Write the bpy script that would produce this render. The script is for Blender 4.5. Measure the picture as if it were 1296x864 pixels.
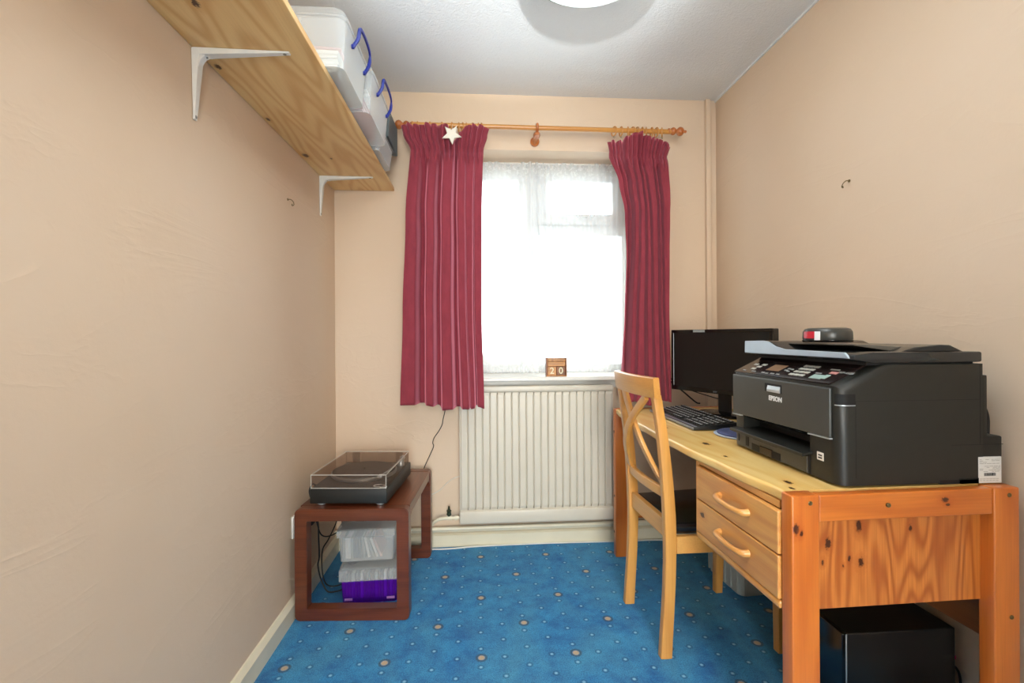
import bpy, bmesh, math, random
from mathutils import Vector, Matrix
random.seed(7)
PI = math.pi
C = bpy.context.scene.collection
for o in list(bpy.data.objects):
    bpy.data.objects.remove(o)

# ------------------------------------------------------------------ camera
cam_d = bpy.data.cameras.new('camera')
cam = bpy.data.objects.new('camera', cam_d)
C.objects.link(cam)
cam.location = (0, 0, 1.10)
cam_d.sensor_width = 36.0
cam_d.lens = 600.0 / 1296.0 * 36.0
cam_d.shift_y = -7.0 / 1296.0
cam_d.clip_start = 0.02
cam.matrix_world = (Matrix.Translation((0, 0, 1.10)) @ Matrix.Rotation(math.radians(-4.0), 4, 'Z')
                    @ Matrix.Rotation(PI / 2, 4, 'X') @ Matrix.Rotation(-0.0065, 4, 'Z'))
bpy.context.scene.camera = cam

# ------------------------------------------------------------------ world, lights, exposure
world = bpy.data.worlds.new('overcast_sky')
bpy.context.scene.world = world
world.use_nodes = True
bg = world.node_tree.nodes['Background']
bg.inputs['Color'].default_value = (0.88, 0.97, 1.0, 1)
bg.inputs['Strength'].default_value = 4.4
vs = bpy.context.scene.view_settings
vs.view_transform = 'Standard'
vs.look = 'None'
vs.gamma = 1.0
vs.use_curve_mapping = False
vs.exposure = -0.06


def lamp(name, kind, loc, energy, color=(1, 1, 1), **kw):
    d = bpy.data.lights.new(name, kind)
    d.energy = energy
    d.color = color
    for k, v in kw.items():
        setattr(d, k, v)
    o = bpy.data.objects.new(name, d)
    C.objects.link(o)
    o.location = loc
    return o


# the photographer's flash, bounced off the ceiling
fl = lamp('bounce_flash', 'SPOT', (0.13, 0.20, 1.90), 205, (0.92, 0.98, 1.0),
          spot_size=math.radians(92), spot_blend=0.2, shadow_soft_size=0.02)
fl.rotation_euler = (PI - math.radians(34), 0, 0)
# added fill light shining in through the doorway, no window behind it
hl = lamp('doorway_fill_light', 'AREA', (0.20, -2.90, 1.30), 180, (0.95, 1.0, 0.98),
          shape='RECTANGLE', size=1.1, size_y=1.9)
hl.rotation_euler = (math.radians(90), 0, 0)


# ------------------------------------------------------------------ helpers
def lin(c):
    out = []
    for v in c[:3]:
        v = v / 255.0
        out.append(v / 12.92 if v <= 0.04045 else ((v + 0.055) / 1.055) ** 2.4)
    return (out[0], out[1], out[2], 1.0)


class NT:
    def __init__(self, name):
        self.m = bpy.data.materials.new(name)
        self.m.use_nodes = True
        self.t = self.m.node_tree
        self.b = self.t.nodes['Principled BSDF']
        self.out = self.t.nodes['Material Output']

    def n(self, typ, **kw):
        nd = self.t.nodes.new(typ)
        for k, v in kw.items():
            setattr(nd, k, v)
        return nd

    def l(self, a, b):
        self.t.links.new(a, b)

    def math(self, op, a, b=None, c=None, clamp=False):
        nd = self.n('ShaderNodeMath', operation=op)
        nd.use_clamp = clamp
        for i, v in enumerate((a, b, c)):
            if v is None:
                continue
            if isinstance(v, (int, float)):
                nd.inputs[i].default_value = v
            else:
                self.l(v, nd.inputs[i])
        return nd.outputs[0]

    def mix(self, fac, a, b):
        nd = self.n('ShaderNodeMix', data_type='RGBA')
        for i, v in ((0, fac), (6, a), (7, b)):
            if isinstance(v, (int, float)):
                nd.inputs[i].default_value = v
            elif isinstance(v, tuple):
                nd.inputs[i].default_value = v
            else:
                self.l(v, nd.inputs[i])
        return nd.outputs[2]

    def coords(self):
        return self.n('ShaderNodeTexCoord').outputs['Object']

    def noise(self, vec, scale, detail=2.0, rough=0.5, dist=0.0):
        nd = self.n('ShaderNodeTexNoise')
        self.l(vec, nd.inputs['Vector'])
        nd.inputs['Scale'].default_value = scale
        nd.inputs['Detail'].default_value = detail
        nd.inputs['Roughness'].default_value = rough
        nd.inputs['Distortion'].default_value = dist
        return nd.outputs['Fac']

    def mapping(self, vec, loc=(0, 0, 0), rot=(0, 0, 0), scale=(1, 1, 1)):
        nd = self.n('ShaderNodeMapping')
        self.l(vec, nd.inputs['Vector'])
        nd.inputs['Location'].default_value = loc
        nd.inputs['Rotation'].default_value = rot
        nd.inputs['Scale'].default_value = scale
        return nd.outputs[0]

    def ramp(self, fac, stops):
        nd = self.n('ShaderNodeValToRGB')
        cr = nd.color_ramp
        while len(cr.elements) < len(stops):
            cr.elements.new(0.5)
        for e, (p, c) in zip(cr.elements, stops):
            e.position = p
            e.color = c if len(c) == 4 else (*c, 1)
        self.l(fac, nd.inputs[0])
        return nd.outputs[0]

    def bump(self, h, strength=0.2, dist=0.002):
        nd = self.n('ShaderNodeBump')
        nd.inputs['Strength'].default_value = strength
        nd.inputs['Distance'].default_value = dist
        self.l(h, nd.inputs['Height'])
        self.l(nd.outputs[0], self.b.inputs['Normal'])
        return nd

    def set(self, **kw):
        for k, v in kw.items():
            self.b.inputs[k.replace('_', ' ')].default_value = v
        return self


def plain(name, col, rough=0.5, metal=0.0, var=0.04, scale=30, bump=0.0, bscale=200, **kw):
    n = NT(name)
    c = lin(col)
    co = n.coords()
    f = n.noise(co, scale, 3)
    d = tuple(max(0, x * (1 - var * 2)) for x in c[:3]) + (1,)
    u = tuple(min(1, x * (1 + var * 2)) for x in c[:3]) + (1,)
    n.l(n.mix(f, d, u), n.b.inputs['Base Color'])
    n.set(Roughness=rough, Metallic=metal)
    for k, v in kw.items():
        n.b.inputs[k.replace('_', ' ')].default_value = v
    if bump:
        n.bump(n.noise(co, bscale, 2), bump, 0.001)
    return n.m


def wood(name, light, dark, axis='x', rings=9.0, sc=5.0, fibre=0.25, knots=(), rough=0.35, contrast=0.55,
         kcol=(62, 24, 10), seed=0.0, coat=0.0):
    """cathedral grain along an axis of the object; knots are (x, y, z, radius) in object space"""
    n = NT(name)
    co = n.coords()
    s = [1.0, 1.0, 1.0]
    ai = 'xyz'.index(axis)
    s[ai] = 0.12
    mp = n.mapping(co, loc=(seed, seed * 0.7, seed * 1.3), scale=tuple(s))
    f = n.noise(mp, sc, 1.5, 0.45, 0.15)
    sn = n.math('SINE', n.math('MULTIPLY', f, rings * 6.283))
    w = n.math('MULTIPLY_ADD', sn, 0.5, 0.5)
    w = n.math('POWER', w, 1.7)
    s2 = [1.0, 1.0, 1.0]
    s2[ai] = 0.03
    fb = n.noise(n.mapping(co, scale=tuple(s2)), 240, 2)
    big = n.noise(co, 3.0, 2)
    col = n.mix(n.math('MULTIPLY', w, contrast), lin(light), lin(dark))
    dd = tuple(0.72 * x for x in lin(dark)[:3]) + (1,)
    col = n.mix(n.math('MULTIPLY', n.math('SUBTRACT', fb, 0.35, clamp=True), fibre * 2), col, dd)
    col = n.mix(n.math('MULTIPLY', n.math('SUBTRACT', big, 0.45, clamp=True), 0.9), col, lin(dark))
    kn_noise = n.noise(co, 130, 3, 0.7)
    for (x, y, z, r) in knots:
        k = [1.0, 1.0, 1.0]
        k[ai] = 0.55
        sub = n.n('ShaderNodeVectorMath', operation='SUBTRACT')
        n.l(co, sub.inputs[0])
        sub.inputs[1].default_value = (x, y, z)
        mul = n.n('ShaderNodeVectorMath', operation='MULTIPLY')
        n.l(sub.outputs[0], mul.inputs[0])
        mul.inputs[1].default_value = tuple(k)
        ln = n.n('ShaderNodeVectorMath', operation='LENGTH')
        n.l(mul.outputs[0], ln.inputs[0])
        mr = n.n('ShaderNodeMapRange')
        dist = n.math('ADD', ln.outputs['Value'], n.math('MULTIPLY_ADD', kn_noise, r * 1.6, -r * 0.8))
        n.l(dist, mr.inputs[0])
        mr.inputs[1].default_value = r * 0.95
        mr.inputs[2].default_value = r * 0.55
        mr.inputs[3].default_value = 0.0
        mr.inputs[4].default_value = 0.95
        halo = n.n('ShaderNodeMapRange')
        n.l(dist, halo.inputs[0])
        halo.inputs[1].default_value = r * 2.4
        halo.inputs[2].default_value = r * 0.8
        halo.inputs[3].default_value = 0.0
        halo.inputs[4].default_value = 0.55
        col = n.mix(halo.outputs[0], col, lin(dark))
        col = n.mix(mr.outputs[0], col, lin(kcol))
    n.l(col, n.b.inputs['Base Color'])
    n.set(Roughness=rough)
    n.b.inputs['Coat Weight'].default_value = coat
    n.b.inputs['Coat Roughness'].default_value = 0.25
    n.bump(fb, 0.06, 0.001)
    return n.m


def clear_plastic(name, tint, alpha=0.35, rough=0.25, glow=0.0):
    """moulded clear plastic: part of the light goes straight through"""
    n = NT(name)
    n.set(Roughness=rough)
    n.b.inputs['Base Color'].default_value = lin(tint)
    tr = n.n('ShaderNodeBsdfTransparent')
    tr.inputs[0].default_value = tuple(0.5 + 0.5 * x for x in lin(tint)[:3]) + (1,)
    mx = n.n('ShaderNodeMixShader')
    lw = n.n('ShaderNodeLayerWeight')
    lw.inputs['Blend'].default_value = 0.35
    f = n.math('MULTIPLY_ADD', n.math('POWER', lw.outputs['Facing'], 2.5), 0.35, alpha, clamp=True)
    n.l(f, mx.inputs[0])
    n.l(tr.outputs[0], mx.inputs[1])
    n.l(n.b.outputs[0], mx.inputs[2])
    n.l(mx.outputs[0], n.out.inputs['Surface'])
    return n.m


# ---- mesh helpers, all write into a bmesh
def box(bm, x0, x1, y0, y1, z0, z1, bevel=0.0, seg=2, edges=None):
    vs_ = [bm.verts.new(p) for p in ((x0, y0, z0), (x1, y0, z0), (x1, y1, z0), (x0, y1, z0),
                                     (x0, y0, z1), (x1, y0, z1), (x1, y1, z1), (x0, y1, z1))]
    fs = [(0, 3, 2, 1), (4, 5, 6, 7), (0, 1, 5, 4), (1, 2, 6, 5), (2, 3, 7, 6), (3, 0, 4, 7)]
    faces = [bm.faces.new([vs_[i] for i in f]) for f in fs]
    if bevel:
        es = set()
        for f in faces:
            es.update(f.edges)
        es = list(es)
        if edges:
            es = [e for e in es if edges(e)]
        bmesh.ops.bevel(bm, geom=es, offset=bevel, segments=seg, affect='EDGES', profile=0.5)
    return faces


def prism(bm, pts, axis, a0, a1, bevel=0.0, seg=2, edges=None):
    """extrude a polygon; axis 'x': pts are (y,z); 'y': pts are (x,z); 'z': pts are (x,y)"""
    def P(p, a):
        return {'x': (a, p[0], p[1]), 'y': (p[0], a, p[1]), 'z': (p[0], p[1], a)}[axis]
    A = [bm.verts.new(P(p, a0)) for p in pts]
    B = [bm.verts.new(P(p, a1)) for p in pts]
    n = len(pts)
    fs = [bm.faces.new(A[::-1]), bm.faces.new(B)]
    for i in range(n):
        j = (i + 1) % n
        fs.append(bm.faces.new((A[i], A[j], B[j], B[i])))
    bmesh.ops.recalc_face_normals(bm, faces=fs)
    if bevel:
        es = set()
        for f in fs:
            es.update(f.edges)
        es = list(es)
        if edges:
            es = [e for e in es if edges(e)]
        bmesh.ops.bevel(bm, geom=es, offset=bevel, segments=seg, affect='EDGES', profile=0.5)
    return fs


def tube(bm, pts, r, n=8, closed=False):
    pts = [Vector(p) for p in pts]
    rings = []
    prev = None
    N = len(pts)
    for i, p in enumerate(pts):
        if closed:
            t = (pts[(i + 1) % N] - pts[i - 1]).normalized()
        else:
            t = (pts[min(i + 1, N - 1)] - pts[max(i - 1, 0)]).normalized()
        if prev is None:
            u = t.orthogonal().normalized()
        else:
            u = (prev - t * prev.dot(t))
            u = u.normalized() if u.length > 1e-6 else t.orthogonal().normalized()
        prev = u
        v = t.cross(u)
        rr = r[i] if isinstance(r, (list, tuple)) else r
        rings.append([bm.verts.new(p + (u * math.cos(a) + v * math.sin(a)) * rr)
                      for a in [2 * PI * k / n for k in range(n)]])
    cnt = N if closed else N - 1
    for i in range(cnt):
        A, B = rings[i], rings[(i + 1) % N]
        for k in range(n):
            bm.faces.new((A[k], A[(k + 1) % n], B[(k + 1) % n], B[k]))
    if not closed:
        bm.faces.new(rings[0][::-1])
        bm.faces.new(rings[-1])


def smooth_path(pts, k=6):
    pts = [Vector(p) for p in pts]
    out = []
    P = [pts[0] * 2 - pts[1]] + pts + [pts[-1] * 2 - pts[-2]]
    for i in range(1, len(P) - 2):
        for s in range(k):
            t = s / k
            a, b, c, d = P[i - 1], P[i], P[i + 1], P[i + 2]
            out.append(0.5 * ((2 * b) + (c - a) * t + (2 * a - 5 * b + 4 * c - d) * t * t
                              + (3 * b - a - 3 * c + d) * t ** 3))
    out.append(pts[-1])
    return out


def lathe(bm, prof, center=(0, 0, 0), axis='z', n=24):
    """prof: list of (radius, height) along the axis"""
    rings = []
    for r, h in prof:
        ring = []
        for k in range(n):
            a = 2 * PI * k / n
            c, s = r * math.cos(a), r * math.sin(a)
            p = {'z': (c, s, h), 'x': (h, c, s), 'y': (s, h, c)}[axis]
            ring.append(bm.verts.new((p[0] + center[0], p[1] + center[1], p[2] + center[2])))
        rings.append(ring)
    for A, B in zip(rings, rings[1:]):
        for k in range(n):
            bm.faces.new((A[k], A[(k + 1) % n], B[(k + 1) % n], B[k]))
    bm.faces.new(rings[0][::-1])
    bm.faces.new(rings[-1])


def strip(bm, path, side, w, t, bevel=0.0):
    """a rectangular bar swept along a path; w is its width along `side`, t its thickness (numbers or lists)"""
    path = [Vector(p) for p in path]
    side = Vector(side).normalized()
    rings = []
    N = len(path)
    for i, p in enumerate(path):
        tg = (path[min(i + 1, N - 1)] - path[max(i - 1, 0)]).normalized()
        sd = (side - tg * side.dot(tg)).normalized()
        nn = tg.cross(sd).normalized()
        ww = (w[i] if isinstance(w, (list, tuple)) else w) / 2
        tt = (t[i] if isinstance(t, (list, tuple)) else t) / 2
        rings.append([bm.verts.new(p + sd * a * ww + nn * b * tt) for a, b in ((-1, -1), (1, -1), (1, 1), (-1, 1))])
    fs = []
    long_e = []
    for A, B in zip(rings, rings[1:]):
        for k in range(4):
            fs.append(bm.faces.new((A[k], A[(k + 1) % 4], B[(k + 1) % 4], B[k])))
            long_e.append(bm.edges.get((A[k], B[k])))
    fs.append(bm.faces.new(rings[0][::-1]))
    fs.append(bm.faces.new(rings[-1]))
    bmesh.ops.recalc_face_normals(bm, faces=fs)
    if bevel:
        bmesh.ops.bevel(bm, geom=[e for e in long_e if e], offset=bevel, segments=2, affect='EDGES', profile=0.5)


def new():
    return bmesh.new()


def obj(name, bm, mat, parent=None, smooth=False, off=None, recalc=True, **props):
    """one mesh object; off moves the geometry (to bring world numbers into the parent's space)"""
    if recalc:
        bmesh.ops.recalc_face_normals(bm, faces=bm.faces[:])
    if off is not None:
        bmesh.ops.translate(bm, vec=Vector(off), verts=bm.verts[:])
    me = bpy.data.meshes.new(name)
    bm.to_mesh(me)
    bm.free()
    if smooth:
        for p in me.polygons:
            p.use_smooth = True
        if smooth == 'auto':
            try:
                me.set_sharp_from_angle(angle=math.radians(38))
            except Exception:
                pass
    me.materials.append(mat)
    o = bpy.data.objects.new(name, me)
    C.objects.link(o)
    if parent is not None:
        o.parent = parent
    for k, v in props.items():
        o[k] = v
    return o


def thing(name, label, cat, loc=(0, 0, 0), rz=0.0, group=None):
    o = bpy.data.objects.new(name, None)
    C.objects.link(o)
    o.location = loc
    o.rotation_euler = (0, 0, rz)
    o.empty_display_size = 0.05
    o['label'] = label
    o['category'] = cat
    if group:
        o['group'] = group
    return o


def tag(o, label, cat, group=None):
    o['label'] = label
    o['category'] = cat
    if group:
        o['group'] = group
    return o


def struct(o):
    o['kind'] = 'structure'
    return o


def neg(v):
    return (-v[0], -v[1], -v[2])


def text_mesh(name, body, mat, parent, size, M, extrude=0.0006, bold=0.0, sx=1.0, **props):
    """flat lettering as a mesh; M maps the text plane (x right, y up) into the parent's space"""
    cu = bpy.data.curves.new(name, 'FONT')
    cu.body = body
    cu.size = size
    cu.align_x = 'CENTER'
    cu.align_y = 'CENTER'
    cu.extrude = extrude
    cu.offset = bold
    tmp = bpy.data.objects.new(name + '_tmp', cu)
    C.objects.link(tmp)
    bpy.context.view_layer.update()
    dg = bpy.context.evaluated_depsgraph_get()
    me = bpy.data.meshes.new_from_object(tmp.evaluated_get(dg))
    bpy.data.objects.remove(tmp)
    me.transform(M @ Matrix.Diagonal((sx, 1, 1, 1)))
    me.materials.clear()
    me.materials.append(mat)
    me.name = name
    o = bpy.data.objects.new(name, me)
    C.objects.link(o)
    o.parent = parent
    for k, v in props.items():
        o[k] = v
    return o


def basis(origin, right, up):
    r = Vector(right).normalized()
    u = Vector(up).normalized()
    n = r.cross(u)
    return Matrix(((r.x, u.x, n.x, origin[0]), (r.y, u.y, n.y, origin[1]), (r.z, u.z, n.z, origin[2]), (0, 0, 0, 1)))


# ------------------------------------------------------------------ materials
def wall_material(name, col, seedv=0.0):
    n = NT(name)
    co = n.coords()
    big = n.noise(n.mapping(co, loc=(seedv, 0, 0)), 1.3, 3)
    c = lin(col)
    pale = lin((min(255, col[0] + 4), min(255, col[1] + 5), min(255, col[2] + 8)))
    deep = lin((col[0] - 5, col[1] - 10, col[2] - 17))
    n.l(n.mix(big, pale, deep), n.b.inputs['Base Color'])
    n.set(Roughness=0.62)
    fine = n.noise(co, 90, 3, 0.6)
    cre = n.noise(n.mapping(co, rot=(0.5, 0.3, 0.2), scale=(1.0, 0.45, 1.6)), 3.0, 4, 0.55, 0.8)
    crease = n.math('POWER', n.math('SUBTRACT', 1.0, n.math('ABSOLUTE', n.math('MULTIPLY_ADD', cre, 4.0, -2.0)), clamp=True), 10.0)
    lump = n.noise(co, 7.0, 2)
    h = n.math('ADD', n.math('MULTIPLY', fine, 0.10), n.math('ADD', n.math('MULTIPLY', crease, 0.13), n.math('MULTIPLY', lump, 0.9)))
    n.bump(h, 0.5, 0.007)
    return n.m


def ceiling_material():
    n = NT('stippled_white_ceiling')
    co = n.coords()
    n.l(n.mix(n.noise(co, 1.5, 3), lin((234, 236, 237)), lin((226, 228, 229))), n.b.inputs['Base Color'])
    n.set(Roughness=0.8)
    h = n.noise(co, 110, 3, 0.6, 0.4)
    n.bump(n.math('POWER', h, 1.5), 0.7, 0.004)
    return n.m


def carpet_material():
    n = NT('blue_patterned_carpet')
    geo = n.n('ShaderNodeNewGeometry')
    pos = geo.outputs['Position']
    sep = n.n('ShaderNodeSeparateXYZ')
    # slight wander of the woven motifs
    n.l(pos, sep.inputs[0])
    X, Yv = sep.outputs[0], sep.outputs[1]

    def cell(v, period, off):
        # signed distance to nearest multiple of the period
        a = n.math('SUBTRACT', v, off)
        a = n.math('DIVIDE', a, period)
        r = n.math('ROUND', a)
        return n.math('MULTIPLY', n.math('SUBTRACT', a, r), period)

    def dist(px, py, ox, oy, jx=1.0, jy=1.0):
        dx = n.math('MULTIPLY', cell(X, px, ox), jx)
        dy = n.math('MULTIPLY', cell(Yv, py, oy), jy)
        return n.math('SQRT', n.math('ADD', n.math('MULTIPLY', dx, dx), n.math('MULTIPLY', dy, dy)))

    def mask(d, r0, r1):
        mr = n.n('ShaderNodeMapRange')
        n.l(d, mr.inputs[0])
        mr.inputs[1].default_value = r1
        mr.inputs[2].default_value = r0
        mr.inputs[3].default_value = 0
        mr.inputs[4].default_value = 1
        return mr.outputs[0]

    fine = n.noise(pos, 260, 3, 0.8)
    med = n.math('MULTIPLY_ADD', n.noise(pos, 11, 6, 0.75), 2.4, -0.7, clamp=True)
    big = n.math('MULTIPLY_ADD', n.noise(n.mapping(pos, rot=(0, 0, 0.6), scale=(1.0, 0.55, 1.0)), 4.2, 4, 0.7, 0.6), 3.2, -1.2, clamp=True)
    base = n.mix(med, lin((0, 78, 156)), lin((62, 164, 220)))
    base = n.mix(n.math('MULTIPLY', big, 0.45), base, lin((104, 184, 206)))
    base = n.mix(n.math('MULTIPLY', n.math('SUBTRACT', fine, 0.42, clamp=True), 3.0, clamp=True), base, lin((0, 52, 112)))
    # small pale flecks, chequered
    d1 = dist(0.163, 0.093, 0.0817, 1.626)
    d2 = dist(0.163, 0.093, 0.0, 1.6725)
    dm = n.math('MINIMUM', d1, d2)
    f1 = n.math('MULTIPLY', mask(dm, 0.0028, 0.0068), n.math('MULTIPLY_ADD', fine, 1.2, 0.3))
    base = n.mix(n.math('MULTIPLY', f1, 1.0, clamp=True), base, lin((150, 196, 218)))
    dk = n.math('MULTIPLY', mask(n.math('ABSOLUTE', n.math('SUBTRACT', dm, 0.0095)), 0.0, 0.004), 0.5)
    base = n.mix(dk, base, lin((2, 36, 78)))
    # medallions
    m1 = dist(0.327, 0.372, 0.002, 1.626)
    m2 = dist(0.327, 0.372, 0.1655, 1.812)
    mm = n.math('MINIMUM', m1, m2)
    ring = mask(n.math('ABSOLUTE', n.math('SUBTRACT', mm, 0.0165)), 0.002, 0.006)
    base = n.mix(n.math('MULTIPLY', ring, n.math('MULTIPLY_ADD', fine, 0.8, 0.3), clamp=True), base, lin((60, 60, 62)))
    base = n.mix(mask(mm, 0.009, 0.0135), base, n.mix(fine, lin((226, 204, 168)), lin((150, 116, 92))))
    n.l(base, n.b.inputs['Base Color'])
    n.set(Roughness=0.95)
    n.b.inputs['Sheen Weight'].default_value = 0.2
    n.b.inputs['Sheen Roughness'].default_value = 0.5
    n.b.inputs['Sheen Tint'].default_value = (0.4, 0.8, 1, 1)
    n.bump(n.math('ADD', fine, n.math('MULTIPLY', med, 0.6)), 0.6, 0.004)
    return n.m


M_wall = wall_material('peach_painted_wall', (224, 201, 176))
M_ceil = ceiling_material()
M_carpet = carpet_material()
M_gloss = plain('cream_gloss_paint', (232, 222, 196), 0.3, var=0.05, scale=8, bump=0.05, bscale=40)
M_upvc = plain('white_window_plastic', (238, 240, 240), 0.3, var=0.01)
M_sill = plain('white_sill_paint', (226, 222, 214), 0.3, var=0.03)
M_rad = plain('cream_radiator_enamel', (214, 205, 188), 0.35, var=0.03, scale=10)
M_white = plain('white_enamel', (232, 230, 224), 0.35, var=0.03, scale=60)
M_black = plain('matt_black_plastic', (26, 27, 26), 0.45, var=0.1, bump=0.15, bscale=900)
M_printer = plain('charcoal_textured_plastic', (31, 31, 27), 0.42, var=0.08, scale=50, bump=0.2, bscale=700)
M_printer_front = plain('dark_grey_satin_plastic', (62, 63, 60), 0.35, var=0.05, bump=0.08, bscale=700)
M_gloss_black = plain('glossy_black_plastic', (10, 10, 11), 0.12, var=0.05)
M_panel = plain('glossy_dark_brown_panel', (44, 34, 33), 0.14, var=0.05)
M_silver = plain('silver_plastic', (190, 196, 200), 0.28, 0.5, var=0.03)
M_lid = plain('scanner_lid_plastic', (38, 40, 41), 0.22, var=0.05)
M_dark = plain('recess_shade_black', (6, 6, 6), 0.7, var=0.1)  # near-black colour standing in for shade inside recesses, gaps and holes
M_btn = plain('pale_grey_button', (186, 184, 176), 0.4)
M_btn_pink = plain('pink_button', (204, 142, 136), 0.4)
M_btn_green = plain('pale_green_button', (160, 184, 176), 0.4)
M_ink = plain('dark_ink', (30, 30, 32), 0.6)
M_whiteink = plain('white_print', (225, 225, 225), 0.5)
M_paper = plain('paper', (228, 226, 220), 0.7, var=0.02)
M_blueplastic = plain('blue_handle_plastic', (24, 40, 132), 0.35)
M_cable = plain('black_cable', (14, 14, 15), 0.5)
M_whitecable = plain('white_cable', (228, 224, 214), 0.45)
M_brass = plain('dull_brass', (120, 104, 70), 0.4, 0.8)
M_steel = plain('steel', (150, 150, 146), 0.35, 0.8)
M_leather = plain('black_leather', (22, 21, 22), 0.20, var=0.1, bump=0.15, bscale=160)
M_chair = wood('honey_beech', (224, 162, 84), (198, 130, 58), 'z', rings=5, sc=7, fibre=0.3, rough=0.3, contrast=0.4, coat=0.3)
M_chair_x = wood('honey_beech_crosswise', (226, 165, 88), (200, 133, 60), 'y', rings=5, sc=7, fibre=0.3, rough=0.3, contrast=0.4, coat=0.3)
M_teak = wood('teak_veneer', (122, 62, 34), (84, 38, 18), 'y', rings=8, sc=8, fibre=0.7, rough=0.32, contrast=0.5, coat=0.25)
M_teak_x = wood('teak_across', (116, 58, 32), (78, 35, 17), 'x', rings=8, sc=8, fibre=0.7, rough=0.32, contrast=0.5, coat=0.25)
M_teak_z = wood('teak_upright', (112, 56, 31), (75, 33, 16), 'z', rings=8, sc=8, fibre=0.7, rough=0.32, contrast=0.5, coat=0.25)
M_pole = wood('varnished_pine_pole', (212, 150, 74), (186, 116, 46), 'x', rings=4, sc=9, fibre=0.2, rough=0.3, coat=0.3)
M_finial = wood('turned_finial_pine', (196, 116, 58), (160, 82, 34), 'x', rings=5, sc=14, fibre=0.2, rough=0.3, coat=0.3)

# ================================================================== setting
WL, WR, WB, WF, CH = -0.741, 1.30, 2.51, -0.75, 2.378
T = 0.25
bm = new(); box(bm, WL - T, WR + T, -3.2, WB + 0.3, -0.12, 0.0)
struct(obj('floor', bm, M_carpet))
bm = new(); box(bm, WL - T, WR + T, -3.2, WB + 0.3, CH, CH + 0.12)
struct(obj('ceiling', bm, M_ceil))
bm = new(); box(bm, WL - T, WL, WF, WB, 0, CH)
struct(obj('wall_left', bm, M_wall))
bm = new(); box(bm, WR, WR + T, WF, WB, 0, CH)
struct(obj('wall_right', bm, M_wall))
OX0, OX1, OZ0, OZ1 = -0.12, 0.885, 0.862, 2.087
bm = new()
box(bm, WL - T, OX0, WB, WB + 0.29, 0, CH)
box(bm, OX1, WR + T, WB, WB + 0.29, 0, CH)
box(bm, OX0, OX1, WB, WB + 0.29, 0, OZ0)
box(bm, OX0, OX1, WB, WB + 0.29, OZ1, CH)
struct(obj('wall_back', bm, M_wall))
# wall behind the camera with the doorway
bm = new()
box(bm, WL - T, -0.25, WF - 0.12, WF, 0, CH)
box(bm, 0.62, WR + T, WF - 0.12, WF, 0, CH)
box(bm, -0.25, 0.62, WF - 0.12, WF, 2.02, CH)
struct(obj('wall_front', bm, M_wall))
# unseen landing walls beyond the doorway, added to keep sky light out
bm = new()
box(bm, WL - T, WL, -3.2, WF - 0.12, 0, CH)
box(bm, WR, WR + T, -3.2, WF - 0.12, 0, CH)
box(bm, WL, WR, -3.2, -3.1, 0, CH)
struct(obj('wall_landing_sky_block', bm, M_wall))
# door leaf standing open into the landing
bm = new(); box(bm, -0.29, -0.25, WF - 0.90, WF - 0.12, 0.005, 2.0, 0.003)
struct(obj('door_1', bm, M_white))

# skirting boards
def skirting(name, prof, axis, a0, a1):
    b = new()
    prism(b, prof, axis, a0, a1)
    return struct(obj(name, b, M_gloss))
skirting('baseboard_left', [(WL, 0), (WL + 0.018, 0), (WL + 0.018, 0.062), (WL + 0.006, 0.078), (WL, 0.080)], 'y', WF, WB - 0.016)
skirting('baseboard_back', [(WB, 0), (WB - 0.016, 0), (WB - 0.016, 0.060), (WB - 0.006, 0.068), (WB, 0.070)], 'x', WL + 0.0, WR)
skirting('baseboard_right', [(WR, 0), (WR - 0.018, 0), (WR - 0.018, 0.062), (WR - 0.006, 0.078), (WR, 0.080)], 'y', WF, WB - 0.016)
# little white carpet edging that wanders along the back skirting
bm = new()
pts = []
for i in range(40):
    x = -0.28 + i * (1.56 / 39)
    y = 2.482 - 0.014 * math.exp(-((x + 0.18) / 0.10) ** 2) + 0.006 * math.sin(x * 5) + (0.004 * math.sin(x * 23) if x > 0.75 else 0)
    pts.append((x, y, 0.004))
tube(bm, pts, 0.004, 6)
tag(obj('carpet_edging_cord', bm, M_whitecable, smooth=True), 'thin wavy white cord lying on the carpet along the skirting under the radiator', 'cord')
# coving bead lines at the ceiling of the back and right wall
bm = new(); box(bm, WR - 0.006, WR, WF, WB, CH - 0.010, CH)
struct(obj('trim_1', bm, M_ceil))

# boxed pipe in the back right corner
bm = new()
box(bm, 1.236, 1.262, 2.488, WB, 0.0, CH, 0.003, 2)
tag(obj('pipe_casing', bm, M_wall), 'narrow peach painted pipe casing running floor to ceiling in the right back corner', 'pipe')

# ---------------------------------------------------------------- window
win = bpy.data.objects.new('window_1', None)
C.objects.link(win)
win['kind'] = 'structure'
win.location = (0.38, 2.72, OZ0)
wo = neg(win.location)
FY0, FY1 = 2.70, 2.765
b = new()
box(b, OX0, OX1, FY0, FY1, 2.035, OZ1, 0.004)
box(b, OX0, OX1, FY0, FY1, OZ0 + 0.028, 0.935, 0.004)
box(b, OX0, OX0 + 0.055, FY0, FY1, 0.935, 2.035, 0.004)
box(b, OX1 - 0.055, OX1, FY0, FY1, 0.935, 2.035, 0.004)
obj('window_frame', b, M_upvc, win, off=wo)
b = new(); box(b, 0.285, 0.345, FY0 + 0.004, FY1, 0.935, 2.035, 0.004)
obj('mullion', b, M_upvc, win, off=wo)
b = new(); box(b, 0.345, OX1 - 0.055, FY0 + 0.004, FY1, 1.675, 1.735, 0.004)
obj('transom', b, M_upvc, win, off=wo)
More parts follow.
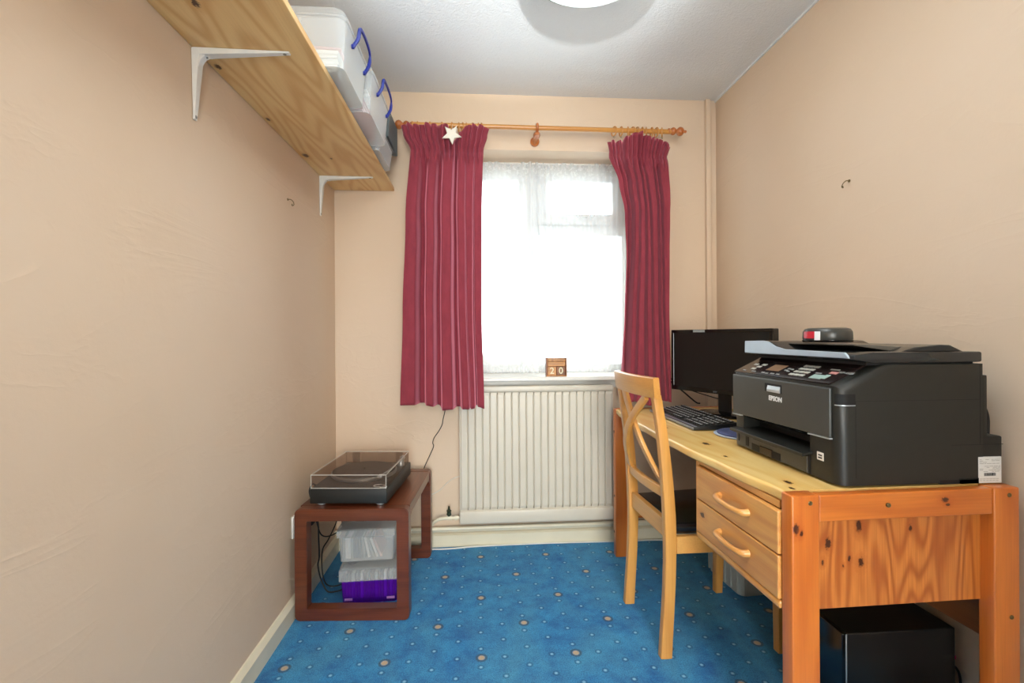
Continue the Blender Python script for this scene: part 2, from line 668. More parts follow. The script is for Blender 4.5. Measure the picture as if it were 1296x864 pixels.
# left casement sash
def sash(x0, x1, z0, z1, w, y0, y1):
    b = new()
    box(b, x0, x1, y0, y1, z1 - w, z1, 0.005)
    box(b, x0, x1, y0, y1, z0, z0 + w, 0.005)
    box(b, x0, x0 + w, y0, y1, z0 + w, z1 - w, 0.005)
    box(b, x1 - w, x1, y0, y1, z0 + w, z1 - w, 0.005)
    return b
s1 = obj('casement_sash', sash(OX0 + 0.05, 0.292, 0.93, 2.040, 0.062, FY0 - 0.014, FY0 + 0.03), M_upvc, win, off=wo)
s2 = obj('vent_sash', sash(0.338, OX1 - 0.05, 1.735, 2.040, 0.062, FY0 - 0.014, FY0 + 0.03), M_upvc, win, off=wo)
n = NT('window_glass')
n.set(Roughness=0.02)
tr = n.n('ShaderNodeBsdfTransparent'); tr.inputs[0].default_value = (0.97, 0.985, 0.98, 1)
gl = n.n('ShaderNodeBsdfGlossy'); gl.inputs['Roughness'].default_value = 0.02
mx = n.n('ShaderNodeMixShader'); mx.inputs[0].default_value = 0.05
n.l(tr.outputs[0], mx.inputs[1]); n.l(gl.outputs[0], mx.inputs[2]); n.l(mx.outputs[0], n.out.inputs['Surface'])
M_glass = n.m
b = new(); box(b, OX0 + 0.10, 0.24, FY0 + 0.012, FY0 + 0.018, 0.98, 1.99)
obj('pane', b, M_glass, win, off=wo)
b = new(); box(b, 0.39, OX1 - 0.10, FY0 + 0.012, FY0 + 0.018, 1.785, 1.99)
obj('pane', b, M_glass, win, off=wo)
b = new(); box(b, 0.345, OX1 - 0.055, FY0 + 0.03, FY0 + 0.036, 0.935, 1.675)
obj('pane', b, M_glass, win, off=wo)
b = new()
box(b, 0.62, 0.635, FY0 - 0.045, FY0 - 0.012, 1.765, 1.785, 0.003)
box(b, 0.56, 0.70, FY0 - 0.052, FY0 - 0.040, 1.772, 1.786, 0.004)
obj('vent_handle', b, M_upvc, win, off=wo)
b = new()
box(b, 0.252, 0.272, FY0 - 0.03, FY0 - 0.012, 1.42, 1.50, 0.004)
box(b, 0.256, 0.268, FY0 - 0.045, FY0 - 0.03, 1.36, 1.47, 0.004)
obj('casement_handle', b, M_upvc, win, off=wo)
# window board (sill) and apron
b = new()
box(b, OX0 - 0.06, OX1 + 0.06, 2.40, WB, 0.868, 0.890, 0.006, 3)
box(b, OX0, OX1, WB, FY0 + 0.01, 0.868, 0.890)
box(b, OX0 - 0.05, OX1 + 0.05, 2.497, WB, 0.822, 0.868, 0.002)
sl = struct(obj('trim_2', b, M_sill))

# ---------------------------------------------------------------- net curtain
n = NT('white_net_lace')
co = n.coords()
sp = n.n('ShaderNodeSeparateXYZ'); n.l(co, sp.inputs[0])
wx = n.math('ABSOLUTE', n.math('SINE', n.math('MULTIPLY', sp.outputs[0], 2100)))
wz = n.math('ABSOLUTE', n.math('SINE', n.math('MULTIPLY', sp.outputs[2], 2100)))
lace = n.noise(co, 60, 3, 0.6)
band = n.n('ShaderNodeMapRange'); n.l(sp.outputs[2], band.inputs[0])
band.inputs[1].default_value = 1.98; band.inputs[2].default_value = 2.03
hem = n.n('ShaderNodeMapRange'); n.l(sp.outputs[2], hem.inputs[0])
hem.inputs[1].default_value = 1.02; hem.inputs[2].default_value = 0.94
motif = n.math('GREATER_THAN', lace, 0.55)
dens = n.math('ADD', 0.34, n.math('MULTIPLY', band.outputs[0], n.math('MULTIPLY_ADD', motif, 0.12, 0.12)))
dens = n.math('ADD', dens, n.math('MULTIPLY', hem.outputs[0], n.math('MULTIPLY', motif, 0.04)), clamp=True)
dif = n.n('ShaderNodeBsdfDiffuse'); dif.inputs[0].default_value = (0.86, 0.88, 0.88, 1)
trl = n.n('ShaderNodeBsdfTranslucent'); trl.inputs[0].default_value = (0.9, 0.92, 0.92, 1)
mx1 = n.n('ShaderNodeMixShader'); mx1.inputs[0].default_value = 0.5
n.l(dif.outputs[0], mx1.inputs[1]); n.l(trl.outputs[0], mx1.inputs[2])
tr = n.n('ShaderNodeBsdfTransparent')
mx = n.n('ShaderNodeMixShader')
n.l(dens, mx.inputs[0]); n.l(tr.outputs[0], mx.inputs[1]); n.l(mx1.outputs[0], mx.inputs[2])
n.l(mx.outputs[0], n.out.inputs['Surface'])
M_net = n.m
b = new()
NX, NZ = 260, 14
grid = []
for j in range(NZ + 1):
    z = 0.893 + (2.070 - 0.893) * j / NZ
    row = []
    for i in range(NX + 1):
        u = i / NX
        x = OX0 + 0.01 + (OX1 - OX0 - 0.02) * u
        a = 0.006 + 0.008 * math.exp(-((x - 0.30) / 0.07) ** 2)
        y = 2.645 + a * math.sin(x * 150 + 1.5 * math.sin(x * 17)) + 0.006 * math.sin(x * 31 + z)
        row.append(b.verts.new((x, y, z)))
    grid.append(row)
for j in range(NZ):
    for i in range(NX):
        b.faces.new((grid[j][i], grid[j][i + 1], grid[j + 1][i + 1], grid[j + 1][i]))
tag(obj('net_curtain', b, M_net, smooth=True, recalc=False), 'sheer white net curtain with lace header hanging inside the window recess', 'net curtain')
b = new(); tube(b, [(OX0 + 0.004, 2.645, 2.066), (OX1 - 0.004, 2.645, 2.066)], 0.004, 8)
tag(obj('net_wire', b, M_white, smooth=True), 'thin white wire carrying the net curtain at the top of the window recess', 'curtain wire')

# ---------------------------------------------------------------- curtain pole, rings, curtains
PY, PZ = 2.40, 2.158
rod = thing('curtain_pole', 'varnished pine curtain pole with turned finials above the window', 'curtain pole', (0.31, PY, PZ))
ro = neg(rod.location)
b = new(); tube(b, [(-0.33, PY, PZ + 0.003), (1.0, PY, PZ - 0.003)], 0.012, 16)
obj('pole', b, M_pole, rod, smooth='auto', off=ro)
def finial(x, s):
    b = new()
    prof = [(0.012, 0), (0.016, 0.004), (0.016, 0.010), (0.010, 0.014), (0.016, 0.020), (0.021, 0.030), (0.022, 0.036), (0.018, 0.046),
            (0.010, 0.053), (0.014, 0.058), (0.022, 0.068), (0.025, 0.078), (0.022, 0.090), (0.013, 0.099), (0.006, 0.103), (0.008, 0.108), (0.009, 0.113), (0.004, 0.119)]
    lathe(b, [(r * 0.92, s * h * 0.85) for r, h in prof], (x, PY, PZ), 'x', 20)
    obj('finial', b, M_finial, rod, smooth=True, off=ro)
finial(-0.325, -1)
finial(0.985, 1)
for bx in (0.303,):
    b = new()
    lathe(b, [(0.024, WB), (0.024, WB - 0.012), (0.015, WB - 0.018), (0.012, WB - 0.05), (0.016, WB - 0.07), (0.018, PY + 0.014), (0.010, PY - 0.006)], (bx, 0, PZ - 0.028), 'y', 18)
    obj('bracket', b, M_finial, rod, smooth='auto', off=ro)
    b = new()
    tube(b, [(bx, PY + 0.019 * math.cos(a), PZ + 0.019 * math.sin(a)) for a in [2 * PI * k / 20 for k in range(20)]], 0.007, 8, True)
    obj('bracket_ring', b, M_finial, rod, smooth=True, off=ro)
b = new()
tube(b, [(PX, PY, PZ) for PX in (0.0, 0.001)], 0.001, 4)
b.free()


def ring(x, tilt, grp, lab):
    b = new()
    R = 0.0225
    pts = [(R * math.cos(a) * math.sin(tilt), R * math.cos(a) * math.cos(tilt), R * math.sin(a) - 0.0075) for a in [2 * PI * k / 24 for k in range(24)]]
    tube(b, pts, 0.0035, 8, True)
    o = obj('curtain_ring', b, M_pole, smooth=True)
    o.location = (x, PY, PZ)
    tag(o, lab, 'curtain ring', grp)
    b = new()
    tube(b, [(0.004 * math.cos(a), 0, -0.037 + 0.004 * math.sin(a)) for a in [2 * PI * k / 10 for k in range(10)]], 0.001, 5, True)
    obj('screw_eye', b, M_brass, o, smooth=True)
for x in (-0.325, -0.300, -0.236, -0.180, -0.128, -0.094, -0.076, -0.056, -0.026, 0.004, 0.018):
    ring(x, random.uniform(-0.3, 0.3), 'rings above the left curtain', 'pine curtain ring on the pole at the head of the left red curtain')
for x in (0.702, 0.738, 0.775, 0.798, 0.822, 0.850, 0.872, 0.900, 0.925, 0.955):
    ring(x, random.uniform(-0.4, 0.4), 'rings above the right curtain', 'pine curtain ring on the pole at the head of the right red curtain')

n = NT('crimson_velvet')
co = n.coords()
nap = n.noise(n.mapping(co, scale=(1, 1, 0.35)), 28, 4, 0.65)
fine = n.noise(co, 500, 2)
c = n.mix(nap, lin((116, 34, 48)), lin((160, 58, 72)))
c = n.mix(n.math('MULTIPLY', fine, 0.35), c, lin((92, 24, 38)))
n.l(c, n.b.inputs['Base Color'])
n.set(Roughness=0.9)
n.b.inputs['Sheen Weight'].default_value = 1.0
n.b.inputs['Sheen Roughness'].default_value = 0.4
n.b.inputs['Sheen Tint'].default_value = lin((236, 140, 156))
n.bump(fine, 0.15, 0.001)
M_velvet = n.m


def lerp(a, b, t):
    return a + (b - a) * t


def table(keys, z):
    """piecewise smooth interpolation of (z, value...) rows, highest z first"""
    for k0, k1 in zip(keys, keys[1:]):
        if k0[0] >= z >= k1[0]:
            t = (k0[0] - z) / (k0[0] - k1[0])
            t = t * t * (3 - 2 * t)
            return [lerp(a, b_, t) for a, b_ in zip(k0[1:], k1[1:])]
    return list(keys[0][1:]) if z > keys[0][0] else list(keys[-1][1:])


def curtain(name, label, edges, folds, ztop, zbot, waist, y0, topfn, botfn, nu=320, seedv=1.0):
    b = new()
    rows = []
    nz = 90
    for j in range(nz + 1):
        v = j / nz
        row = []
        for i in range(nu + 1):
            u = i / nu
            zt, zb = topfn(u), botfn(u)
            z = zt + (zb - zt) * v
            xl, xr = table(edges, z)
            s = min(1.0, max(0.0, (waist - z) / (waist - zbot)))     # 0 at the tape, 1 at the hem
            x = xl + (xr - xl) * u
            d = 0.0
            for (ct, cb, wt, wb, at, ab) in folds:
                c_ = lerp(ct, cb, s)
                w_ = lerp(wt, wb, s)
                a_ = lerp(at, ab, min(1, s * 3))
                q = abs((u - c_) / w_)
                d += a_ * 1.55 * math.exp(-q ** 4.5)
            d += 0.0018 * math.sin(u * 31 + seedv + 2 * s + 2 * v)
            # gathered header: tight pleats, standing frill above the tape
            h = math.exp(-((z - waist) / 0.05) ** 2)
            if z > waist:
                h = max(h, 0.8)
            d = d * (1 - 0.75 * h) + h * 0.011 * math.sin(u * 2 * PI * 15 + seedv + 1.2 * math.sin(u * 9))
            fr = max(0.0, (z - waist) / (ztop - waist))
            pinch = 0.010 * math.exp(-((z - waist) / 0.012) ** 2)
            x += 0.004 * h * math.cos(u * 2 * PI * 15 + seedv)
            y = y0 + d + pinch - 0.018 * fr + 0.050 * min(1.0, max(0.0, (z - 1.75) / 0.25))
            row.append(b.verts.new((x, y, z)))
        rows.append(row)
    for j in range(nz):
        for i in range(nu):
            b.faces.new((rows[j][i], rows[j][i + 1], rows[j + 1][i + 1], rows[j + 1][i]))
    o = obj(name, b, M_velvet, smooth=True, recalc=False)
    md = o.modifiers.new('thickness', 'SOLIDIFY')
    md.thickness = 0.003
    md.offset = 0
    return tag(o, label, 'curtain')


def bump_(u, c, w):
    return math.exp(-((u - c) / w) ** 2)

# left curtain
eL = [(2.13, -0.372, 0.058), (2.08, -0.360, 0.045), (2.01, -0.328, 0.025), (1.65, -0.344, 0.017), (1.2, -0.360, 0.014), (0.75, -0.374, 0.024)]
fL = [(0.19, 0.24, 0.055, 0.055, 0.025, 0.055), (0.41, 0.445, 0.040, 0.045, 0.025, 0.060), (0.62, 0.68, 0.032, 0.048, 0.045, 0.065),
      (0.76, 0.83, 0.010, 0.012, 0.012, 0.030), (0.88, 0.905, 0.012, 0.018, 0.015, 0.055)]
curtain('red_curtain', 'red velvet curtain left of the window, hanging straight, star on its header', eL, fL, 2.128, 0.745, 2.008, 2.280,
        lambda u: 2.128 - 0.004 * math.sin(u * 60) - 0.062 * bump_(u, 0.615, 0.06) - 0.03 * bump_(u, 0.70, 0.02) - 0.008 * bump_(u, 0.0, 0.1) - 0.012 * bump_(u, 1, 0.08),
        lambda u: 0.774 - 0.010 * bump_(u, 0.42, 0.10) - 0.024 * (1 / (1 + math.exp(-(u - 0.46) * 90))) + 0.010 * bump_(u, 0.93, 0.05))
# right curtain, leaning inwards
eR = [(2.12, 0.640, 0.992), (2.00, 0.664, 0.960), (1.85, 0.698, 0.956), (1.69, 0.720, 0.948), (1.5, 0.726, 0.944), (1.2, 0.720, 0.940), (0.75, 0.716, 0.948)]
fR = [(0.24, 0.04, 0.035, 0.04, 0.03, 0.05), (0.38, 0.22, 0.02, 0.03, 0.02, 0.05), (0.48, 0.46, 0.02, 0.04, 0.02, 0.055), (0.56, 0.66, 0.02, 0.03, 0.02, 0.05),
      (0.72, 0.83, 0.02, 0.035, 0.025, 0.06), (0.80, 0.94, 0.03, 0.02, 0.035, 0.04), (0.12, 0.0, 0.03, 0.04, 0.01, 0.02)]
curtain('red_curtain', 'red velvet curtain on the right of the window, swept inwards behind the desk', eR, fR, 2.120, 0.750, 2.000, 2.285,
        lambda u: 2.066 + 0.048 * bump_(u, 0.47, 0.20) - 0.005 * math.sin(u * 60) + 0.016 * bump_(u, 0.78, 0.1) - 0.020 * bump_(u, 1.0, 0.05),
        lambda u: 0.762 + 0.01 * math.sin(u * 9), seedv=2.4)

# star hanging on the left curtain
n_st = plain('ivory_wood_star', (224, 216, 200), 0.5, var=0.05)
b = new()
pts = []
for k in range(10):
    r = 0.050 if k % 2 == 0 else 0.022
    a = -PI / 2 + k * PI / 5 + 0.08
    pts.append((r * math.cos(a), r * math.sin(a)))
prism(b, pts, 'y', -0.004, 0.004, 0.0015, 1)
star = obj('star_ornament', b, n_st)
star.location = (-0.124, 2.285, 2.066)
tag(star, 'flat ivory star ornament hanging at the top of the left red curtain', 'ornament')
b = new(); tube(b, [(0, 0, 0.02), (0.004, 0.02, 0.045), (0.0, 0.08, 0.080), (0.0, 0.111, 0.100)], 0.0008, 5)
obj('hanging_thread', b, M_whitecable, star)

# ---------------------------------------------------------------- radiator
rad = thing('radiator', 'cream fluted panel radiator on the wall under the window', 'radiator', (0.295, 2.43, 0.14))
ao = neg(rad.location)
RX0, RX1, RZ0, RZ1 = -0.103, 0.697, 0.142, 0.845
b = new()
NF = 21
pitch = (RX1 - RX0 - 0.012) / NF
prof = []
for k in range(NF):
    x = RX0 + 0.006 + k * pitch
    prof += [(x + pitch * 0.02, 0.0), (x + pitch * 0.14, -0.006), (x + pitch * 0.86, -0.006), (x + pitch * 1.0, 0.0)]

# fluted face with flattened ends at top and bottom
def frow(z, k):
    return [b.verts.new((x, 2.432 + y * k, z)) for x, y in prof]
levels = [(RZ0 + 0.070, 0.0), (RZ0 + 0.085, 1.0), (RZ1 - 0.050, 1.0), (RZ1 - 0.035, 0.0)]
prev = None
for z, k in levels:
    r_ = frow(z, k)
    if prev:
        for i in range(len(r_) - 1):
            b.faces.new((prev[i], prev[i + 1], r_[i + 1], r_[i]))
    prev = r_
bmesh.ops.recalc_face_normals(b, faces=b.faces[:])
box(b, RX0, RX1, 2.432, 2.448, RZ0 + 0.02, RZ1 - 0.02, 0.004)
obj('fluted_panel', b, M_rad, rad, off=ao, recalc=False)
b = new(); box(b, RX0 - 0.002, RX1 + 0.002, 2.418, 2.452, RZ0, RZ0 + 0.068, 0.010, 3)
obj('bottom_channel', b, M_rad, rad, off=ao, smooth='auto')
b = new(); box(b, RX0 - 0.002, RX1 + 0.002, 2.420, 2.452, RZ1 - 0.034, RZ1, 0.010, 3)
obj('top_channel', b, M_rad, rad, off=ao, smooth='auto')
for x in (RX0 + 0.12, RX1 - 0.12):
    b = new(); box(b, x, x + 0.03, 2.448, 2.509, 0.25, 0.75, 0.003)
    obj('wall_bracket', b, M_rad, rad, off=ao)
b = new()
tube(b, [(RX0 - 0.003, 2.44, 0.172), (RX0 - 0.075, 2.44, 0.172)], 0.008, 10)
tube(b, [(RX0 - 0.010, 2.44, 0.172), (RX0 - 0.026, 2.44, 0.172)], 0.013, 8)
tube(b, [(RX0 - 0.042, 2.44, 0.172), (RX0 - 0.068, 2.44, 0.172)], 0.012, 8)
obj('valve', b, M_gloss, rad, off=ao, smooth='auto')
b = new(); lathe(b, [(0.007, 0), (0.012, 0.008), (0.010, 0.02), (0.013, 0.028), (0.006, 0.034), (0.004, 0.05)], (RX0 - 0.055, 2.44, 0.182), 'z', 8)
obj('valve_cap', b, plain('tarnished_green_black', (40, 52, 34), 0.6, var=0.3, scale=90), rad, off=ao, label='tarnished dark green valve cap')
b = new()
tube(b, smooth_path([(RX0 - 0.07, 2.44, 0.172), (RX0 - 0.11, 2.442, 0.165), (RX0 - 0.14, 2.452, 0.140), (RX0 - 0.155, 2.466, 0.108)]), 0.008, 10)
obj('feed_pipe', b, M_gloss, rad, off=ao, smooth=True)
b = new()
tube(b, [(WL + 0.004, 2.472, 0.104), (WR - 0.03, 2.472, 0.104)], 0.011, 12)
p1 = tag(obj('heating_pipe', b, M_gloss, smooth='auto'), 'cream painted heating pipe running along the back wall just above the skirting', 'pipe')
b = new()
tube(b, [(WL + 0.004, 2.497, 0.083), (WR - 0.03, 2.497, 0.083)], 0.007, 10)
tag(obj('heating_pipe', b, M_gloss, smooth='auto'), 'thinner painted pipe lying behind and below the main heating pipe on the back skirting', 'pipe')

# ---------------------------------------------------------------- ceiling lamp
lamp('ceiling_lamp_glow', 'POINT', (0.37, 1.49, 2.235), 8, (0.94, 1.0, 0.97), shadow_soft_size=0.12)
lampo = thing('ceiling_light', 'round frosted glass ceiling light with a green rim, switched on', 'ceiling light', (0.37, 1.49, CH))
b = new()
R = 0.2165
prof = [(0.001, -0.118)] + [(R * math.sin(a), -0.078 - 0.040 * math.cos(a)) for a in [PI / 2 * k / 12 for k in range(1, 13)]] + [(R - 0.006, -0.074), (0.06, -0.074)]
lathe(b, prof, (0, 0, 0), 'z', 64)
n = NT('frosted_lit_glass')
n.b.inputs['Base Color'].default_value = lin((235, 245, 244))
n.set(Roughness=0.35)
n.b.inputs['Emission Color'].default_value = (0.86, 0.97, 1.0, 1)
n.b.inputs['Emission Strength'].default_value = 0.85
obj('glass_dish', b, n.m, lampo, smooth='auto')
b = new()
tube(b, [(R * math.cos(a), R * math.sin(a), -0.078) for a in [2 * PI * k / 72 for k in range(72)]], 0.0045, 8, True)
obj('glass_rim', b, plain('green_glass_edge', (96, 138, 104), 0.15), lampo, smooth=True, label='green edge of the glass dish')
b = new(); lathe(b, [(0.055, -0.0745), (0.06, -0.05), (0.06, -0.001)], (0, 0, 0), 'z', 32)
obj('ceiling_mount', b, M_white, lampo, smooth='auto')

# ================================================================== shelf
SZ0, SZ1 = 1.857, 1.876
SX1 = -0.434
shl = (-0.59, 1.2, 1.866)
kn = [(-0.722, 1.377, 1.857, 0.009), (-0.725, 1.70, 1.857, 0.008), (-0.715, 2.03, 1.857, 0.014), (-0.62, 2.06, 1.857, 0.005), (-0.635, 1.12, 1.857, 0.010)]
kn = [(a - shl[0], c_ - shl[1], d - shl[2], r) for a, c_, d, r in kn]
M_shelf = wood('shelf_pine_board', (246, 208, 144), (218, 158, 90), 'y', rings=11, sc=6.5, fibre=0.2, knots=kn, rough=0.4, contrast=0.6, seed=3.1)
b = new(); box(b, WL + 0.001, SX1, 0.30, 2.502, SZ0, SZ1, 0.002, 2)
shelf = obj('wall_shelf', b, M_shelf, off=neg(shl))
shelf.location = shl
tag(shelf, 'long knotty pine shelf board high along the left wall', 'shelf')


def bracket(y, label):
    t = thing('shelf_bracket', label, 'shelf bracket', (WL, y, SZ0))
    b = new()
    # pressed steel angle: a tapering U-section for each arm
    W = 0.030
    def arm(p0, p1, side_n, w0, w1, d0, d1):
        # raised ridge
        path = [Vector(p0).lerp(Vector(p1), k / 8) for k in range(9)]
        strip(b, [p + Vector(side_n) * (lerp(d0, d1, k / 8) / 2) for k, p in enumerate(path)], (0, 1, 0),
              [lerp(w0, w1, k / 8) for k in range(9)], [lerp(d0, d1, k / 8) for k in range(9)], 0.0015)
    arm((0.001, 0, -0.004), (0.001, 0, -0.186), (1, 0, 0), 0.026, 0.014, 0.020, 0.004)
    arm((0.004, 0, -0.001), (0.245, 0, -0.001), (0, 0, -1), 0.026, 0.014, 0.020, 0.004)
    obj('steel_angle', b, M_white, t)
    # the curved web in the corner
    b = new()
    cp = [(0.0015, -0.0015), (0.045, -0.0015), (0.045, -0.018)] + [(0.018 + 0.030 * (1 - math.sin(a)), -0.018 - 0.030 * (1 - math.cos(a))) for a in [PI / 2 * k / 6 for k in range(7)]] + [(0.018, -0.05), (0.0015, -0.05)]
    prism(b, cp, 'y', -0.010, 0.010, 0.0015, 1)
    obj('corner_web', b, M_white, t)
    for p, d in (((0.022, 0.002, -0.024), 'x'), ((0.006, 0, -0.178), 'x'), ((0.032, 0.001, -0.0215), 'z'), ((0.232, 0, -0.007), 'z')):
        b = new()
        if d == 'x':
            lathe(b, [(0.0045, -0.004), (0.0045, 0.0), (0.002, 0.0015)], p, 'x', 10)
        else:
            lathe(b, [(0.0045, 0.004), (0.0045, 0.0), (0.002, -0.0015)], p, 'z', 10)
        obj('screw', b, M_steel, t, smooth='auto')
bracket(1.297, 'white pressed steel shelf bracket nearer the camera, high on the left wall')
bracket(2.285, 'white pressed steel shelf bracket at the window end of the pine shelf')

# ---------------------------------------------------------------- clear boxes on the shelf
M_clear = clear_plastic('clear_box_plastic', (246, 248, 248), 0.26, 0.22)
M_clear_lid = clear_plastic('clear_lid_plastic', (242, 244, 244), 0.24, 0.25)
M_purple = clear_plastic('purple_box_plastic', (120, 34, 196), 0.34, 0.2)
M_pinkpaper = plain('faded_pink_card', (206, 150, 146), 0.7, var=0.1, scale=40)
M_greypaper = plain('grey_card', (150, 152, 150), 0.7, var=0.2, scale=40)


M_purple.node_tree.nodes['Transparent BSDF'].inputs[0].default_value = (0.50, 0.16, 0.92, 1)


def taper_shell(b, x0, x1, y0, y1, z0, z1, fl, th=0.0025, r=0.02, floor=True):
    """open-topped moulded tray, flared by fl towards the rim, with rounded corners"""
    def ring_(ins, z, grow):
        pts = []
        X0, X1, Y0, Y1 = x0 - grow + ins, x1 + grow - ins, y0 - grow + ins, y1 + grow - ins
        rr = max(0.002, r - ins)
        for cx, cy, a0 in ((X1 - rr, Y1 - rr, 0), (X0 + rr, Y1 - rr, 90), (X0 + rr, Y0 + rr, 180), (X1 - rr, Y0 + rr, 270)):
            for k in range(5):
                a = math.radians(a0 + k * 22.5)
                pts.append(b.verts.new((cx + rr * math.cos(a), cy + rr * math.sin(a), z)))
        return pts
    rings = [ring_(0, z0, 0), ring_(0, z1, fl), ring_(th, z1, fl), ring_(th, z0 + th, 0)]
    N = len(rings[0])
    for A, B in zip(rings, rings[1:]):
        for k in range(N):
            b.faces.new((A[k], A[(k + 1) % N], B[(k + 1) % N], B[k]))
    b.faces.new(rings[0][::-1])
    b.faces.new(rings[-1])


def loopbar(b, x0, x1, y0, y1, z0, z1, r=0.02):
    """rounded rectangular lid slab"""
    pts = []
    for cx, cy, a0 in ((x1 - r, y1 - r, 0), (x0 + r, y1 - r, 90), (x0 + r, y0 + r, 180), (x1 - r, y0 + r, 270)):
        for k in range(5):
            a = math.radians(a0 + k * 22.5)
            pts.append((cx + r * math.cos(a), cy + r * math.sin(a)))
    prism(b, pts, 'z', z0, z1, 0.003, 2)


def shelf_box(y0, y1, x0, x1, h, label, handle=True, hz=0.0):
    z0 = SZ1 + 0.001
    cx, cy = (x0 + x1) / 2, (y0 + y1) / 2
    t = thing('storage_box', label, 'storage box', (cx, cy, z0))
    of = (-cx, -cy, -z0)
    b = new()
    taper_shell(b, x0, x1, y0, y1, z0, z0 + h * 0.80, 0.010, r=0.025)
    # stiffening ribs on the end and sides
    for f in (0.25, 0.62):
        xx = lerp(x0, x1, f)
        box(b, xx - 0.0015, xx + 0.0015, y0 - 0.009, y0 - 0.001, z0 + 0.01, z0 + h * 0.78)
    obj('tub', b, M_clear, t, off=of)
    b = new()
    loopbar(b, x0 - 0.016, x1 + 0.014, y0 - 0.012, y1 + 0.012, z0 + h * 0.78, z0 + h * 0.86, 0.03)
    loopbar(b, x0 - 0.006, x1 + 0.002, y0 - 0.002, y1 + 0.002, z0 + h * 0.86, z0 + h, 0.03)
    obj('lid', b, M_clear_lid, t, off=of, smooth='auto')
    if handle:
        b = new()
        hx = x1 + 0.014
        zt = z0 + h * 0.92
        ya, yb = y0 + (y1 - y0) * 0.28, y0 + (y1 - y0) * 0.86
        path = smooth_path([(hx - 0.002, ya, zt - 0.055), (hx + 0.012, ya + 0.002, zt - 0.03), (hx + 0.016, ya + 0.006, zt), (hx + 0.018, ya + 0.03, zt + 0.008),
                            (hx + 0.018, (ya + yb) / 2, zt + 0.012), (hx + 0.018, yb - 0.03, zt + 0.008), (hx + 0.016, yb - 0.006, zt), (hx + 0.012, yb - 0.002, zt - 0.03), (hx - 0.002, yb, zt - 0.055)], 5)
        strip(b, path, (0, 0, 1), 0.011, 0.007, 0.002)
        for yy in (ya, yb):
            lathe(b, [(0.007, -0.002), (0.007, 0.006), (0.003, 0.008)], (hx - 0.006, yy, zt - 0.055), 'x', 12)
        obj('clip_handle', b, M_blueplastic, t, off=of, smooth='auto', label='blue clip handle')
    return t, z0
t, z0 = shelf_box(1.394, 1.645, -0.690, -0.385, 0.170, 'clear plastic box with blue clip handle on the shelf, nearest the camera')
# paper contents, each bundle a thing
def paper_stack(cx, cy, z, w, d, h, mat, label, rz=0.0, name='paper_stack', cat='papers'):
    b = new()
    nsh = max(2, int(h / 0.006))
    for k in range(nsh):
        dx, dy = random.uniform(-0.004, 0.004), random.uniform(-0.004, 0.004)
        box(b, -w / 2 + dx, w / 2 + dx, -d / 2 + dy, d / 2 + dy, k * h / nsh, (k + 0.9) * h / nsh)
    o = obj(name, b, mat)
    o.location = (cx, cy, z)
    o.rotation_euler = (0, 0, rz)
    return tag(o, label, cat)
paper_stack(-0.535, 1.520, z0 + 0.004, 0.25, 0.20, 0.060, M_paper, 'stack of white papers inside the nearest clear box on the shelf', 0.03)
paper_stack(-0.47, 1.520, z0 + 0.066, 0.12, 0.18, 0.012, M_pinkpaper, 'faded pink papers lying on the stack inside the nearest shelf box', 0.08)
t, z0 = shelf_box(1.672, 1.965, -0.675, -0.372, 0.172, 'clear plastic box with blue clip handle on the shelf, second from the camera')
paper_stack(-0.52, 1.82, z0 + 0.004, 0.22, 0.20, 0.075, M_pinkpaper, 'pile of faded pink card inside the second clear box on the shelf', 0.0)
paper_stack(-0.50, 1.83, z0 + 0.081, 0.20, 0.20, 0.03, M_paper, 'white papers on top of the pink card inside the second shelf box', 0.05)
t, z0 = shelf_box(2.005, 2.262, -0.670, -0.408, 0.105, 'low clear plastic box without handle on the shelf, third from the camera', handle=False)
b = new(); box(b, -0.05, 0.05, -0.09, 0.09, 0, 0.05, 0.004)
o = obj('grey_packet', b, M_greypaper); o.location = (-0.50, 2.13, z0 + 0.005)
tag(o, 'grey packet inside the low clear box on the shelf', 'packet')
b = new()
prism(b, [(2.0 - 0.0, 0), (2.19 + 0.05, 0), (2.19 + 0.05, 0.135), (2.04, 0.135)], 'x', -0.66, -0.404, 0.004)
o = obj('magazine_file', b, plain('slate_grey_card', (92, 100, 102), 0.6, var=0.08))
bmv = Vector((-0.53, 2.12, z0 + 0.105)); o.data.transform(Matrix.Translation((0.53, -2.12, 0)))
o.location = (-0.53 + 0.012, 2.35 - 0.11, z0 + 0.106)
tag(o, 'slate grey file box at the far end of the shelf beyond the clear boxes', 'file box')

# wall hooks
def hook(x, y, z, s, label):
    b = new()
    tube(b, smooth_path([(0, 0, 0.004), (s * 0.012, 0, 0.004), (s * 0.020, 0.004, -0.004), (s * 0.020, 0.010, -0.014), (s * 0.012, 0.014, -0.016), (s * 0.010, 0.018, -0.008)], 4), 0.0016, 6)
    lathe(b, [(0.005, 0.0), (0.005, s * 0.002)], (0, 0, 0.004), 'x', 10)
    o = obj('wall_hook', b, M_brass, smooth='auto')
    o.location = (x, y, z)
    tag(o, label, 'hook')
hook(WR, 1.576, 1.632, -1, 'small brass cup hook screwed into the right wall')
hook(WL, 1.906, 1.634, 1, 'small brass cup hook screwed into the left wall below the shelf')

